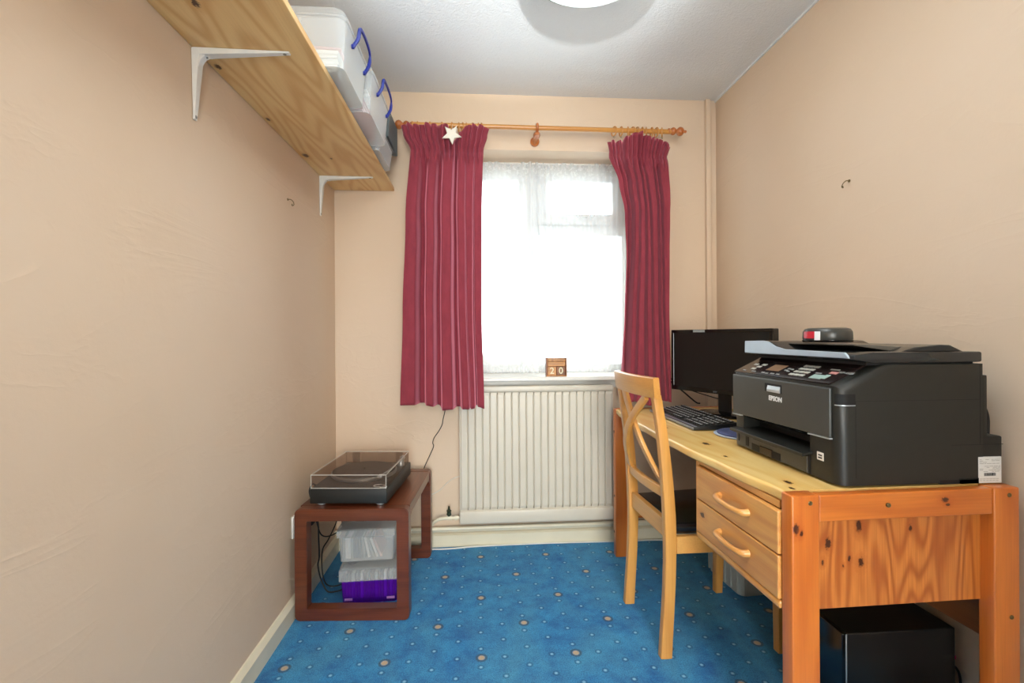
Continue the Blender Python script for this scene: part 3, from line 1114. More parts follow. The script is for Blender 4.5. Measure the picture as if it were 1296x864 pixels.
# ================================================================== teak side table
TR = math.radians(-3.6)
TO = (-0.718, 1.890, 0.0)
tt = thing('side_table', 'low teak side table of two square hoop legs under the record player', 'side table', TO, TR)
TW, TD, TH, TM = 0.442, 0.560, 0.433, 0.047
def hoop(y0, y1):
    """square hoop with rounded outer corners, mitred"""
    def rr(x0, x1, z0, z1, r, n=6):
        pts = []
        for cx, cz, a0 in ((x1 - r, z1 - r, 0), (x0 + r, z1 - r, 90), (x0 + r, z0 + r, 180), (x1 - r, z0 + r, 270)):
            for k in range(n):
                a = math.radians(a0 + k * 90 / (n - 1))
                pts.append((cx + r * math.cos(a), cz + r * math.sin(a)))
        return pts
    b = new()
    outer = rr(0, TW, 0, TH, 0.020)
    inner = rr(TM, TW - TM, TM, TH - TM, 0.004)
    N = len(outer)
    def V(p, y):
        return b.verts.new((p[0], y, p[1]))
    oa, ob = [V(p, y0) for p in outer], [V(p, y1) for p in outer]
    ia, ib = [V(p, y0) for p in inner], [V(p, y1) for p in inner]
    for k in range(N):
        j = (k + 1) % N
        b.faces.new((oa[k], oa[j], ia[j], ia[k]))
        b.faces.new((ob[k], ib[k], ib[j], ob[j]))
        b.faces.new((oa[k], ob[k], ob[j], oa[j]))
        b.faces.new((ia[k], ia[j], ib[j], ib[k]))
    bmesh.ops.recalc_face_normals(b, faces=b.faces[:])
    sharp = [e for e in b.edges if len(e.link_faces) == 2 and e.calc_face_angle(0) > 1.3 and abs(e.verts[0].co.y - e.verts[1].co.y) < 1e-5]
    bmesh.ops.bevel(b, geom=sharp, offset=0.0025, segments=2, affect='EDGES')
    return b
M_teak_hoop = wood('teak_hoop', (112, 56, 32), (76, 34, 17), 'x', rings=7, sc=9, fibre=0.6, rough=0.32, contrast=0.5, coat=0.25)
obj('hoop_leg', hoop(0, 0.047), M_teak_hoop, tt)
obj('hoop_leg', hoop(TD - 0.047, TD), M_teak_hoop, tt)
b = new(); box(b, 0.004, TW - 0.004, 0.047, TD - 0.047, TH - 0.042, TH - 0.001, 0.003)
obj('tabletop', b, M_teak, tt)
# gussets where the top sweeps into the hoops
for y0, s in ((0.047, 1), (TD - 0.047, -1)):
    for x0 in (0.004, TW - 0.024):
        b = new()
        pts = [(y0, TH - 0.042), (y0 + s * 0.035, TH - 0.042)] + [(y0 + s * 0.035 * (1 - math.sin(a)), TH - 0.042 - 0.035 * (1 - math.cos(a))) for a in [PI / 2 * k / 5 for k in range(1, 6)]]
        prism(b, pts, 'x', x0, x0 + 0.020)
        obj('corner_gusset', b, M_teak_z, tt)

# ---------------------------------------------------------------- record player
rp = thing('record_player', 'black record player with a clear dust cover on the teak side table', 'record player', (-0.668, 1.916, TH), math.radians(-5.0))
PW, PD = 0.305, 0.405
for x, y in ((0.035, 0.035), (PW - 0.035, 0.035), (0.035, PD - 0.04), (PW - 0.035, PD - 0.04)):
    b = new(); lathe(b, [(0.014, 0.0005), (0.017, 0.003), (0.017, 0.009), (0.013, 0.013)], (x, y, 0), 'z', 20)
    obj('foot', b, M_silver, rp, smooth='auto')
b = new(); box(b, 0, PW, 0, PD, 0.012, 0.070, 0.004, 3)
obj('plinth', b, M_black, rp, smooth='auto')
b = new(); lathe(b, [(0.135, 0.071), (0.138, 0.074), (0.138, 0.083), (0.135, 0.086), (0.005, 0.086)], (PW / 2 - 0.006, 0.215, 0), 'z', 48)
obj('platter', b, M_steel, rp, smooth='auto')
b = new(); lathe(b, [(0.132, 0.0862), (0.132, 0.089), (0.03, 0.0885), (0.005, 0.0885)], (PW / 2 - 0.006, 0.215, 0), 'z', 48)
lathe(b, [(0.003, 0.088), (0.003, 0.097)], (PW / 2 - 0.006, 0.215, 0), 'z', 10)
obj('platter_mat', b, plain('rubber_mat', (58, 52, 50), 0.6), rp, smooth='auto')
b = new()
lathe(b, [(0.016, 0.070), (0.016, 0.088), (0.010, 0.098)], (PW - 0.030, PD - 0.065, 0), 'z', 16)
tube(b, smooth_path([(PW - 0.030, PD - 0.04, 0.098), (PW - 0.030, PD - 0.10, 0.098), (PW - 0.034, 0.18, 0.097), (PW - 0.050, 0.11, 0.095)], 4), 0.0035, 8)
box(b, PW - 0.062, PW - 0.044, 0.080, 0.115, 0.088, 0.097, 0.002)
lathe(b, [(0.010, -0.012), (0.010, 0.012)], (PW - 0.030, PD - 0.035, 0.098), 'y', 12)
obj('tonearm', b, M_silver, rp, smooth='auto')
b = new()
for k in range(16):
    pass
tube(b, [(PW - 0.040 + 0.022 * math.cos(a), 0.035 + 0.015 * math.sin(a), 0.0725) for a in [2 * PI * k / 24 for k in range(24)]], 0.002, 6, True)
box(b, PW - 0.030, PW - 0.004, 0.004, 0.022, 0.0705, 0.076, 0.002)
obj('start_control', b, M_silver, rp, smooth='auto', label='silver start control at the front corner')
n = NT('smoked_clear_lid')
n.b.inputs['Base Color'].default_value = lin((150, 132, 120)); n.set(Roughness=0.06)
tr = n.n('ShaderNodeBsdfTransparent'); tr.inputs[0].default_value = (0.90, 0.86, 0.83, 1)
mx = n.n('ShaderNodeMixShader'); mx.inputs[0].default_value = 0.12
n.l(tr.outputs[0], mx.inputs[1]); n.l(n.b.outputs[0], mx.inputs[2]); n.l(mx.outputs[0], n.out.inputs['Surface'])
M_smoked = n.m
M_edge = clear_plastic('polished_acrylic_edge', (240, 236, 228), 0.55, 0.1)
b = new()
lx0, lx1, ly0, ly1, lz0, lz1, th = 0.004, PW - 0.004, 0.004, PD - 0.022, 0.071, 0.124, 0.003
box(b, lx0, lx1, ly0, ly1, lz1 - th, lz1)
box(b, lx0, lx1, ly0, ly0 + th, lz0, lz1 - th)
box(b, lx0, lx1, ly1 - th, ly1, lz0, lz1 - th)
box(b, lx0, lx0 + th, ly0 + th, ly1 - th, lz0, lz1 - th)
box(b, lx1 - th, lx1, ly0 + th, ly1 - th, lz0, lz1 - th)
cover = obj('dust_cover', b, M_smoked, rp)
b = new()
e = 0.0016
for p, q in (((lx0, ly0, lz1), (lx1, ly0, lz1)), ((lx0, ly1, lz1), (lx1, ly1, lz1)), ((lx0, ly0, lz1), (lx0, ly1, lz1)), ((lx1, ly0, lz1), (lx1, ly1, lz1)),
             ((lx0, ly0, lz0), (lx0, ly0, lz1)), ((lx1, ly0, lz0), (lx1, ly0, lz1)), ((lx0, ly0, lz0 + 0.001), (lx1, ly0, lz0 + 0.001))):
    tube(b, [p, q], e, 6)
obj('polished_edge', b, M_edge, cover)
for x in (0.05, PW - 0.05):
    b = new(); box(b, x - 0.016, x + 0.016, PD - 0.022, PD - 0.004, 0.071, 0.118, 0.003)
    obj('hinge', b, M_smoked, rp)

# ---------------------------------------------------------------- boxes and disc cases under the table
def low_box(name, label, cx, cy, z, rz, w, d, h, mat_tub, mat_lid, lidh, group=None):
    t = thing(name, label, 'storage box', (cx, cy, z), rz)
    b = new()
    taper_shell(b, -w / 2, w / 2, -d / 2, d / 2, 0, h - lidh, 0.006, r=0.016)
    obj('tub', b, mat_tub, t)
    b = new()
    # hollow lid
    W, D_ = w / 2 + 0.010, d / 2 + 0.010
    loopbar(b, -W, W, -D_, D_, h - lidh * 0.18, h, 0.02)
    for (x0, x1, y0, y1) in ((-W, W, -D_, -D_ + 0.003), (-W, W, D_ - 0.003, D_), (-W, -W + 0.003, -D_, D_), (W - 0.003, W, -D_, D_)):
        box(b, x0, x1, y0, y1, h - lidh, h - lidh * 0.18)
    for k in range(5):
        x = -W + 0.03 + k * (2 * W - 0.06) / 4
        box(b, x - 0.0015, x + 0.0015, -D_ - 0.003, -D_, h - lidh * 0.8, h - lidh * 0.15)
    obj('lid', b, mat_lid, t, smooth='auto')
    return t
BX, BY, BR = -0.462, 2.120, math.radians(2.0)
pb = low_box('storage_box', 'purple plastic box with clear lid on the carpet under the teak table', BX, BY, 0.001, BR, 0.222, 0.24, 0.150, M_purple, M_clear_lid, 0.055)
M_foot = clear_plastic('pale_purple_plastic', (220, 160, 225), 0.8)  # paler, pinker plastic than the tub
for sx in (-1, 1):
    b = new()
    for dz in (0.012,):
        box(b, sx * 0.085 - 0.016, sx * 0.085 + 0.016, -0.1225, -0.1205, dz, dz + 0.010, 0.001, 1)
    obj('moulded_foot', b, M_foot, pb)
cb = low_box('storage_box', 'clear plastic box of disc cases standing on the purple box under the teak table', BX - 0.022, BY + 0.035, 0.1525, BR, 0.220, 0.22, 0.140, M_clear, M_clear_lid, 0.035)
def disc_case(cx, cy, z, rz, ry, mat, lab, grp, w=0.010, d=0.14, h=0.115):
    b = new()
    box(b, -w / 2, w / 2, -d / 2, d / 2, 0, h, 0.0008, 1)
    o = obj('disc_case', b, mat)
    o.location = (cx, cy, z)
    o.rotation_euler = (0, ry, rz)
    tag(o, lab, 'disc case', grp)
    return o
dm = [plain('disc_case_%s' % nme, col, 0.3, var=0.1) for nme, col in (('white', (214, 210, 204)), ('slate', (64, 74, 80)), ('grey', (146, 146, 142)), ('rose', (196, 150, 138)), ('ivory', (200, 190, 168)), ('black', (34, 32, 40)))]
xx = -0.097
lean = [(2, 0), (0, 0), (0, 0), (2, 0), (1, 0), (1, 0), (1, 0), (2, 0.10), (0, 0.20), (2, 0.28), (0, 0.34), (3, 0.38)]
lean_labels = {7: 'grey disc case leaning slightly against the upright ones in the clear box', 11: 'rose coloured disc case leaning furthest over in the clear box'}
for k, (mi, ang) in enumerate(lean):
    if k:
        pa = lean[k - 1][1]
        xx += 0.0102 / math.cos(ang) + 0.090 * (math.sin(ang) - math.sin(pa)) + 0.0006
    ca, sa = math.cos(BR), math.sin(BR)
    lx, ly = xx, -0.02
    disc_case(BX - 0.022 + lx * ca - ly * sa, BY + 0.035 + lx * sa + ly * ca, 0.1566 + 0.005 * math.sin(ang), BR, -ang, dm[mi],
              lean_labels.get(k, 'disc case standing in the clear box under the teak table'), 'disc cases in the clear box', h=0.086, d=0.14)
xx = -0.098
for k in range(17):
    ca, sa = math.cos(BR), math.sin(BR)
    disc_case(BX + xx * ca + 0.02 * sa, BY + xx * sa - 0.02, 0.0055, BR, 0, dm[[5, 5, 2, 5, 5, 0, 5, 1, 5, 5, 2, 5, 5, 0, 5, 2, 5][k]],
              'upright disc case inside the purple box under the teak table', 'disc cases in the purple box', w=0.0095, h=0.105)
    xx += 0.0120

# socket, plug and cables at the left wall
t = thing('wall_socket', 'white double wall socket on the left wall behind the teak table', 'socket', (WL, 1.99, 0.35))
b = new(); box(b, 0.0, 0.010, -0.073, 0.073, -0.043, 0.043, 0.004, 2)
obj('face_plate', b, M_white, t, smooth='auto')
for y in (-0.045, 0.045):
    b = new(); box(b, 0.010, 0.013, y - 0.006, y + 0.006, 0.018, 0.030, 0.001)
    obj('switch', b, M_white, t)
t = thing('power_plug', 'black power plug pushed into the wall socket beside the teak table', 'plug', (WL + 0.0125, 2.03, 0.345))
b = new(); box(b, 0.0, 0.040, -0.024, 0.024, -0.024, 0.024, 0.008, 3)
obj('plug_body', b, M_black, t, smooth='auto')
b = new()
tube(b, smooth_path([(0.040, 0, -0.005), (0.052, 0.005, -0.02), (0.050, 0.02, -0.10), (0.045, 0.04, -0.18), (0.036, 0.05, -0.22), (0.045, 0.06, -0.285), (0.075, 0.05, -0.332), (0.11, 0.06, -0.339), (0.135, 0.075, -0.339)], 6), 0.0032, 8)
obj('lead', b, M_cable, t, smooth=True)
b = new()
tube(b, smooth_path([(-0.672, 2.34, 0.380), (-0.672, 2.345, 0.35), (-0.675, 2.30, 0.24), (-0.690, 2.22, 0.18), (-0.70, 2.16, 0.15), (-0.685, 2.12, 0.06), (-0.66, 2.13, 0.010), (-0.60, 2.16, 0.008), (-0.56, 2.30, 0.008)], 6), 0.003, 8)
tag(obj('power_cable', b, M_cable, smooth=True), 'black cable looping down onto the carpet behind the teak table hoop', 'cable')
b = new()
tube(b, smooth_path([(-0.712, 2.12, 0.30), (-0.70, 2.16, 0.22), (-0.67, 2.25, 0.19), (-0.62, 2.38, 0.21), (-0.60, 2.42, 0.25)], 6), 0.003, 8)
tag(obj('signal_cable', b, M_cable, smooth=True), 'black cable slung across the left wall behind the clear box', 'cable')
b = new()
tube(b, smooth_path([(-0.668, 2.005, TH + 0.05), (-0.684, 2.0, TH + 0.065), (-0.694, 1.99, TH + 0.045), (-0.690, 1.985, TH + 0.02), (-0.684, 1.99, TH + 0.006)], 6), 0.0028, 8)
tag(obj('audio_lead', b, M_cable, smooth=True), 'short black lead curling at the left side of the record player', 'cable')
b = new()
tube(b, smooth_path([(-0.176, 2.500, 0.80), (-0.178, 2.5, 0.722), (-0.190, 2.5, 0.665), (-0.194, 2.5, 0.640), (-0.212, 2.5, 0.605), (-0.236, 2.5, 0.572), (-0.244, 2.5, 0.545), (-0.240, 2.5, 0.525), (-0.262, 2.5, 0.475), (-0.286, 2.5, 0.423), (-0.30, 2.5, 0.38)], 5), 0.0022, 6)
tag(obj('aerial_wire', b, M_cable, smooth=True), 'thin kinked black wire hanging down the wall from behind the left curtain', 'wire')
b = new()
tube(b, smooth_path([(-0.300, 2.5, 0.262), (-0.26, 2.5, 0.272), (-0.215, 2.5, 0.292), (-0.18, 2.5, 0.325), (-0.14, 2.5, 0.355), (-0.085, 2.5, 0.372)], 6), 0.0018, 6)
tag(obj('phone_wire', b, M_whitecable, smooth=True), 'thin white wire on the wall between teak table and radiator', 'wire')

# ---------------------------------------------------------------- perpetual calendar on the sill
t = thing('calendar_holder', 'small open wooden calendar holder standing on the window sill', 'calendar', (0.398, 2.437, 0.890))
b = new()
M_cal = wood('oak_calendar', (188, 128, 62), (140, 82, 34), 'z', rings=5, sc=30, fibre=0.4)
hw = 0.053
box(b, -hw, hw, -0.020, 0.020, 0, 0.006, 0.001, 1)
obj('base', b, M_cal, t)
for s in (-1, 1):
    b = new(); box(b, s * hw - (0.006 if s > 0 else 0), s * hw + (0.006 if s < 0 else 0), -0.020, 0.020, 0.006, 0.096, 0.001, 1)
    obj('side', b, wood('oak_side', (150, 84, 36), (110, 56, 22), 'z', rings=5, sc=30, fibre=0.4), t)
b = new(); box(b, -hw + 0.006, hw - 0.006, 0.014, 0.020, 0.006, 0.094)
obj('back', b, M_cal, t)
M_blk = wood('calendar_block_wood', (196, 134, 70), (150, 92, 42), 'x', rings=4, sc=40, fibre=0.3)
M_blk2 = wood('calendar_block_dark', (128, 74, 34), (100, 54, 24), 'x', rings=4, sc=40, fibre=0.3)
M_cream = plain('cream_print', (226, 214, 178), 0.6)
for name, x0, x1, z0, z1, txt, mt, lab in (
        ('number_block', -0.0455, -0.0015, 0.0065, 0.0505, '2', M_blk, 'lighter wooden calendar cube at the left showing a two'),
        ('number_block', 0.0005, 0.0445, 0.0065, 0.0505, '0', M_blk2, 'darker wooden calendar cube at the right showing a zero'),
        ('month_block', -0.0455, 0.0455, 0.052, 0.076, '', M_blk, 'long wooden month block lying on the two number cubes'),
        ('weekday_block', -0.0455, 0.0455, 0.0770, 0.0900, '', M_cal, 'thin wooden strip on top of the calendar month block')):
    b = new(); box(b, x0, x1, -0.019, 0.0135, z0, z1, 0.0012, 1)
    o = obj(name, b, mt)
    o.location = t.location
    tag(o, lab, 'calendar block')
    if txt:
        text_mesh('numeral_two' if txt == '2' else 'numeral_zero', txt, M_cream, o, 0.046, basis(((x0 + x1) / 2, -0.0193, (z0 + z1) / 2), (1, 0, 0), (0, 0, 1)), bold=0.0006)
    elif name == 'month_block':
        text_mesh('month_print', 'January'.upper()[:0] + '', M_cream, o, 0.012, basis((0, -0.0193, 0.064), (1, 0, 0), (0, 0, 1))) if False else None

# ================================================================== desk
DR = math.radians(1.3)
DO = (0.700, 1.020, 0.0)
desk = thing('desk', 'knotty orange pine desk with two drawers along the right wall', 'desk', DO, DR)
DW, DL, DH = 0.572, 1.325, 0.735
PINE_L, PINE_D = (232, 168, 92), (204, 126, 58)
ORG_SHADED_L, ORG_SHADED_D = (216, 122, 46), (182, 86, 26)  # orange patina deepened by the shade of faces turned from the window
ktop = [(0.062, 0.100, 0.735, 0.010), (0.040, 0.055, 0.735, 0.007), (0.045, 0.355, 0.735, 0.006), (0.070, 0.52, 0.735, 0.012), (0.055, 0.80, 0.735, 0.005), (0.10, 0.95, 0.735, 0.005)]
M_top = wood('desk_top_pine', (252, 214, 136), (238, 182, 96), 'y', rings=7, sc=6, fibre=0.15, knots=ktop, rough=0.22, contrast=0.45, coat=0.5, seed=1.7)
kp = [(0.010, 0.000, 0.660, 0.009), (0.022, 0.0, 0.650, 0.005)]
M_post = wood('desk_post_pine', ORG_SHADED_L, ORG_SHADED_D, 'z', rings=6, sc=8, fibre=0.3, knots=kp, rough=0.3, contrast=0.5, coat=0.35)
M_rail = wood('desk_rail_pine', ORG_SHADED_L, ORG_SHADED_D, 'x', rings=6, sc=9, fibre=0.3, knots=[(0.382, 0.003, 0.712, 0.007), (0.388, 0.003, 0.700, 0.004)], rough=0.3, contrast=0.45, coat=0.35)
M_end = wood('desk_end_pine', (218, 132, 58), (166, 78, 26), 'z', rings=14, sc=10, fibre=0.4, rough=0.32, contrast=0.75, coat=0.3,  # end board likewise, its shade held in the colour
             knots=[(0.112, 0.03, 0.610, 0.009), (0.195, 0.03, 0.562, 0.008), (0.165, 0.03, 0.572, 0.005), (0.322, 0.03, 0.638, 0.006), (0.190, 0.03, 0.648, 0.009), (0.098, 0.03, 0.567, 0.005), (0.15, 0.03, 0.555, 0.0035)], seed=5.0)
M_drawer = wood('drawer_pine', PINE_L, PINE_D, 'y', rings=8, sc=9, fibre=0.25, knots=[(-0.006, 0.40, 0.545, 0.010)], rough=0.3, contrast=0.45, coat=0.35, seed=2.2)
M_drawer2 = wood('drawer_pine_upper', PINE_L, PINE_D, 'y', rings=13, sc=6, fibre=0.25, rough=0.3, contrast=0.5, coat=0.35, seed=8.2)
M_lip = wood('desk_lip_pine', (230, 168, 92), (204, 130, 60), 'y', rings=4, sc=12, fibre=0.2, rough=0.28, coat=0.4)
# posts
def post(x0, x1, y0, y1):
    b = new(); box(b, x0, x1, y0, y1, 0.0, DH, 0.004, 3)
    return obj('post', b, M_post, desk, smooth='auto')
post(0, 0.067, 0, 0.038)
post(DW - 0.067, DW, 0, 0.038)
post(0, 0.067, DL - 0.038, DL)
post(DW - 0.067, DW, DL - 0.038, DL)
for y0 in (0.003, DL - 0.027):
    b = new(); box(b, 0.068, DW - 0.068, y0, y0 + 0.024, 0.673, DH - 0.001, 0.003, 2)
    obj('end_rail', b, M_rail, desk)
    b = new(); box(b, 0.068, DW - 0.068, y0 + 0.002, y0 + 0.022, 0.185, 0.245, 0.003, 2)
    obj('foot_rail', b, M_rail, desk)
# desktop with a bowed, rounded front edge
b = new()
ys = [0.0385 + (DL - 0.077) * k / 40 for k in range(41)]
def xf(y):
    yy = y / DL
    return 0.004 - 0.030 * math.sin(PI * min(1, max(0, (yy - 0.08) / 0.88))) ** 0.8 + 0.002 * math.sin(y * 25)
pts = [(DW - 0.003, ys[0]), (DW - 0.003, ys[-1])] + [(xf(y), y) for y in reversed(ys)]
fs = prism(b, pts, 'z', 0.708, 0.7345, 0.008, 4, edges=lambda e: all(v.co.x < 0.05 for v in e.verts) and abs(e.verts[0].co.z - e.verts[1].co.z) < 1e-5)
obj('desktop', b, M_top, desk, smooth='auto')
b = new()
box(b, DW - 0.030, DW - 0.012, 0.040, DL - 0.040, 0.348, 0.706, 0.002)
obj('back_panel', b, wood('desk_back_board', (150, 92, 52), (116, 66, 34), 'y', rings=6, sc=8, fibre=0.3), desk)
# drawer carcass
CY0, CY1, CZ0 = 0.040, 0.452, 0.458
b = new(); box(b, 0.012, DW - 0.031, CY0 - 0.008, CY0 + 0.012, CZ0, 0.707, 0.001)
obj('end_panel', b, M_end, desk)
b = new(); box(b, 0.004, DW - 0.031, CY1 - 0.010, CY1 + 0.008, CZ0, 0.707, 0.002)
obj('side_panel', b, M_drawer, desk)
b = new(); box(b, -0.004, DW - 0.031, CY0 - 0.001, CY1 - 0.010, CZ0, CZ0 + 0.020, 0.006, 3)
obj('bottom_board', b, M_lip, desk, smooth='auto')
b = new(); box(b, 0.006, 0.022, CY0 + 0.012, CY1 - 0.010, 0.690, 0.707, 0.001)
obj('top_lip', b, M_lip, desk)
for z0, z1, mt, lab in ((0.586, 0.687, M_drawer2, None), (0.481, 0.5825, M_drawer, None)):
    b = new(); box(b, -0.006, 0.012, CY0 + 0.001, CY1 - 0.013, z0, z1, 0.003, 2)
    dr = obj('drawer', b, mt, desk)
    b = new()
    yc, zc = (CY0 + CY1) / 2 - 0.018, (z0 + z1) / 2 + 0.006
    L = 0.068
    path = smooth_path([(-0.004, yc - L, zc - 0.003), (-0.020, yc - L * 0.93, zc - 0.004), (-0.028, yc - L * 0.6, zc - 0.004), (-0.031, yc, zc - 0.004),
                        (-0.028, yc + L * 0.6, zc - 0.004), (-0.020, yc + L * 0.93, zc - 0.004), (-0.004, yc + L, zc - 0.003)], 5)
    N = len(path)
    tube(b, path, [0.0105 - 0.003 * math.sin(PI * k / (N - 1)) for k in range(N)], 10)
    obj('handle', b, M_lip, dr, smooth='auto')
# bolts in the end
for x, z in ((0.044, 0.718), (0.236, 0.706), (DW - 0.028, 0.718), (DW - 0.024, 0.43)):
    b = new(); lathe(b, [(0.0052, 0.0026), (0.0052, -0.0012), (0.004, -0.0020), (0.0018, -0.0012)], (x, 0.0, z), 'y', 12)
    obj('bolt', b, M_brass, desk, smooth='auto')
for x, y, z in ((0.0, DL - 0.020, 0.62), (0.0, DL - 0.022, 0.30), (0.0, DL - 0.016, 0.12)):
    b = new(); lathe(b, [(0.006, 0.001), (0.006, -0.0012)], (x, y, z), 'x', 12)
    obj('bolt_hole', b, M_dark, desk, smooth='auto')

# ================================================================== chair
CR = math.radians(3.3)
ch = thing('dining_chair', 'honey beech cross-back chair with black leather seat pulled up to the desk', 'chair', (0.618, 1.750, 0.0), CR)
def backx(z):
    k = [(0, 0.000), (0.15, 0.012), (0.30, 0.020), (0.42, 0.022), (0.60, 0.012), (0.74, -0.002), (0.88, -0.022), (0.96, -0.040)]
    for (a, xa), (b_, xb) in zip(k, k[1:]):
        if a <= z <= b_:
            t_ = (z - a) / (b_ - a)
            return lerp(xa, xb, t_)
    return k[-1][1]
zs = [0, 0.08, 0.16, 0.24, 0.32, 0.40, 0.48, 0.56, 0.64, 0.72, 0.80, 0.87, 0.892]
def smx(z):
    return (backx(max(0, z - 0.05)) + backx(z) + backx(min(0.96, z + 0.05))) / 3
for s in (-1, 1):
    b = new()
    strip(b, [(smx(z), s * (0.166 + 0.004 * max(0, 0.3 - z)), z) for z in zs], (0, 1, 0), 0.028,
          [0.040, 0.039, 0.038, 0.038, 0.038, 0.040, 0.040, 0.038, 0.036, 0.034, 0.032, 0.030, 0.030], 0.003)
    obj('back_leg', b, M_chair, ch, smooth='auto')
    b = new()
    strip(b, [(0.408, s * 0.195, 0), (0.412, s * 0.192, 0.20), (0.412, s * 0.190, 0.412)], (0, 1, 0), [0.030, 0.034, 0.036], [0.030, 0.036, 0.040], 0.003)
    obj('front_leg', b, M_chair, ch, smooth='auto')
    b = new()
    strip(b, [(0.040, s * 0.172, 0.383), (0.392, s * 0.188, 0.383)], (0, 0, 1), 0.058, 0.020, 0.002)
    obj('side_rail', b, M_chair_x, ch)
b = new(); box(b, 0.400, 0.420, -0.172, 0.172, 0.354, 0.412, 0.002)
obj('front_rail', b, M_chair_x, ch)
b = new(); box(b, 0.010, 0.030, -0.152, 0.152, 0.398, 0.460, 0.002)
obj('back_seat_rail', b, M_chair_x, ch)
# curved crest rail
b = new()
def bow(y, d):
    return -d * (1 - (y / 0.18) ** 2)
pth = [(smx(0.92) - 0.004 + bow(y, 0.020), y, 0.921) for y in [-0.190 + 0.374 * k / 16 for k in range(17)]]
strip(b, pth, (0.10, 0, -1), [0.070] * 17, 0.024, 0.004)
obj('crest_rail', b, M_chair_x, ch, smooth='auto')
# lower curved rail
b = new()
pth = [(smx(0.56) + bow(y, 0.014) * 1.0, y, 0.556) for y in [-0.152 + 0.304 * k / 12 for k in range(13)]]
strip(b, pth, (0, 0, 1), 0.034, 0.018, 0.003)
obj('lower_rail', b, M_chair_x, ch, smooth='auto')
# the crossed slats
for s in (-1, 1):
    pts = []
    for k in range(15):
        t_ = k / 14
        z = lerp(0.574, 0.886, t_)
        y = s * lerp(0.142, -0.122, t_) + s * 0.034 * math.sin(PI * t_)
        x = smx(z) - 0.034 * math.sin(PI * t_) - (0.010 if s > 0 else -0.002) * 1.0 + lerp(0.0, -0.006, t_)
        pts.append((x, y, z))
    b = new(); strip(b, pts, (0, 1, 0), 0.030, 0.014, 0.002)
    obj('cross_slat', b, M_chair, ch, smooth='auto')
# seat pad
b = new()
pts = [(0.030, -0.168), (0.415, -0.192), (0.435, -0.170), (0.435, 0.170), (0.415, 0.192), (0.030, 0.168)]
prism(b, pts, 'z', 0.413, 0.452, 0.016, 4)
for v in b.verts:
    if v.co.z > 0.43:
        r2 = ((v.co.x - 0.23) / 0.21) ** 2 + (v.co.y / 0.19) ** 2
        v.co.z += 0.006 * max(0, 1 - r2)
obj('seat', b, M_leather, ch, smooth='auto', label='black leather seat pad')

# ================================================================== printer
pr = thing('printer', 'large black all-in-one office printer on the near end of the pine desk', 'printer', (1.03, 1.30, 0.7365))
po = neg(pr.location)
PY0, PY1 = 1.062, 1.527
def vert(e):
    return abs(e.verts[0].co.x - e.verts[1].co.x) < 0.11 and abs(e.verts[0].co.y - e.verts[1].co.y) < 1e-4 and abs(e.verts[0].co.z - e.verts[1].co.z) > 0.02 and max(v.co.x for v in e.verts) < 0.96
b = new()
prism(b, [(0.846, 0.846), (1.212, 0.846), (1.212, 1.026), (0.948, 1.026), (0.844, 0.976)], 'y', PY0, PY1, 0.026, 5, edges=vert)
box(b, 0.905, 1.212, PY0, PY1, 0.740, 0.846)
for y0, y1 in ((PY0, 1.160), (1.466, PY1)):
    near = (y0 == PY0)
    box(b, 0.846, 0.906, y0, y1, 0.740, 0.846, 0.026, 5,
        edges=lambda e: vert(e) and all(v.co.x < 0.85 for v in e.verts) and (all(v.co.y < PY0 + 0.01 for v in e.verts) if near else all(v.co.y > PY1 - 0.01 for v in e.verts)))
box(b, 0.87, 1.20, PY0 + 0.01, PY1 - 0.01, 0.7367, 0.740)
obj('housing', b, M_printer, pr, off=po, smooth='auto')
b = new(); box(b, 1.150, 1.200, PY0 - 0.0006, PY0 + 0.01, 0.738, 0.751)
box(b, 1.10, 1.20, PY0 - 0.0006, PY0 + 0.01, 0.738, 0.7475)
obj('hand_hold_shade', b, M_dark, pr, off=po)  # flush black boxes painting the shade under the cut-out
# seam lines on the side, thin grooves
b = new()
for (x0, x1, z0, z1) in ((0.888, 1.205, 0.9395, 0.9405), (0.8875, 0.8885, 0.757, 0.9405), (1.2045, 1.2055, 0.832, 1.026), (1.13, 1.264, 0.8305, 0.8315)):
    box(b, x0, x1, PY0 - 0.0005, PY0 + 0.002, z0, z1)
obj('seam', b, M_dark, pr, off=po)
# front cover
b = new()
prism(b, [(1.082, 0.850), (1.516, 0.842), (1.516, 0.970), (1.082, 0.970)], 'x', 0.838, 0.846, 0.003, 2)
fc = obj('front_cover', b, M_printer_front, pr, off=po)
b = new(); prism(b, [(1.470, 0.839), (1.520, 0.838), (1.520, 0.841), (1.470, 0.842)], 'x', 0.8375, 0.846)
obj('silver_trim', b, M_silver, fc, off=po)
b = new(); prism(b, [(1.082, 0.8465), (1.158, 0.8445), (1.158, 0.8475), (1.082, 0.8495)], 'x', 0.8375, 0.846)
obj('silver_trim', b, M_silver, fc, off=po)
b = new(); box(b, 0.8372, 0.8385, 1.262, 1.338, 0.934, 0.958)
obj('latch_recess_shade', b, M_dark, fc, off=po)  # black patch for the shade around the latch
b = new(); prism(b, [(0.8375, 0.9345), (0.834, 0.9345), (0.834, 0.942), (0.8372, 0.953)], 'y', 1.266, 1.325, 0.0008, 1)
obj('latch', b, M_silver, fc, off=po, label='silver latch')
text_mesh('brand_lettering', 'EPSON', M_whiteink, fc, 0.0185, basis((0.8376 + po[0], 1.290 + po[1], 0.916 + po[2]), (0, -1, 0), (0, 0, 1)), bold=0.0006, sx=1.05)
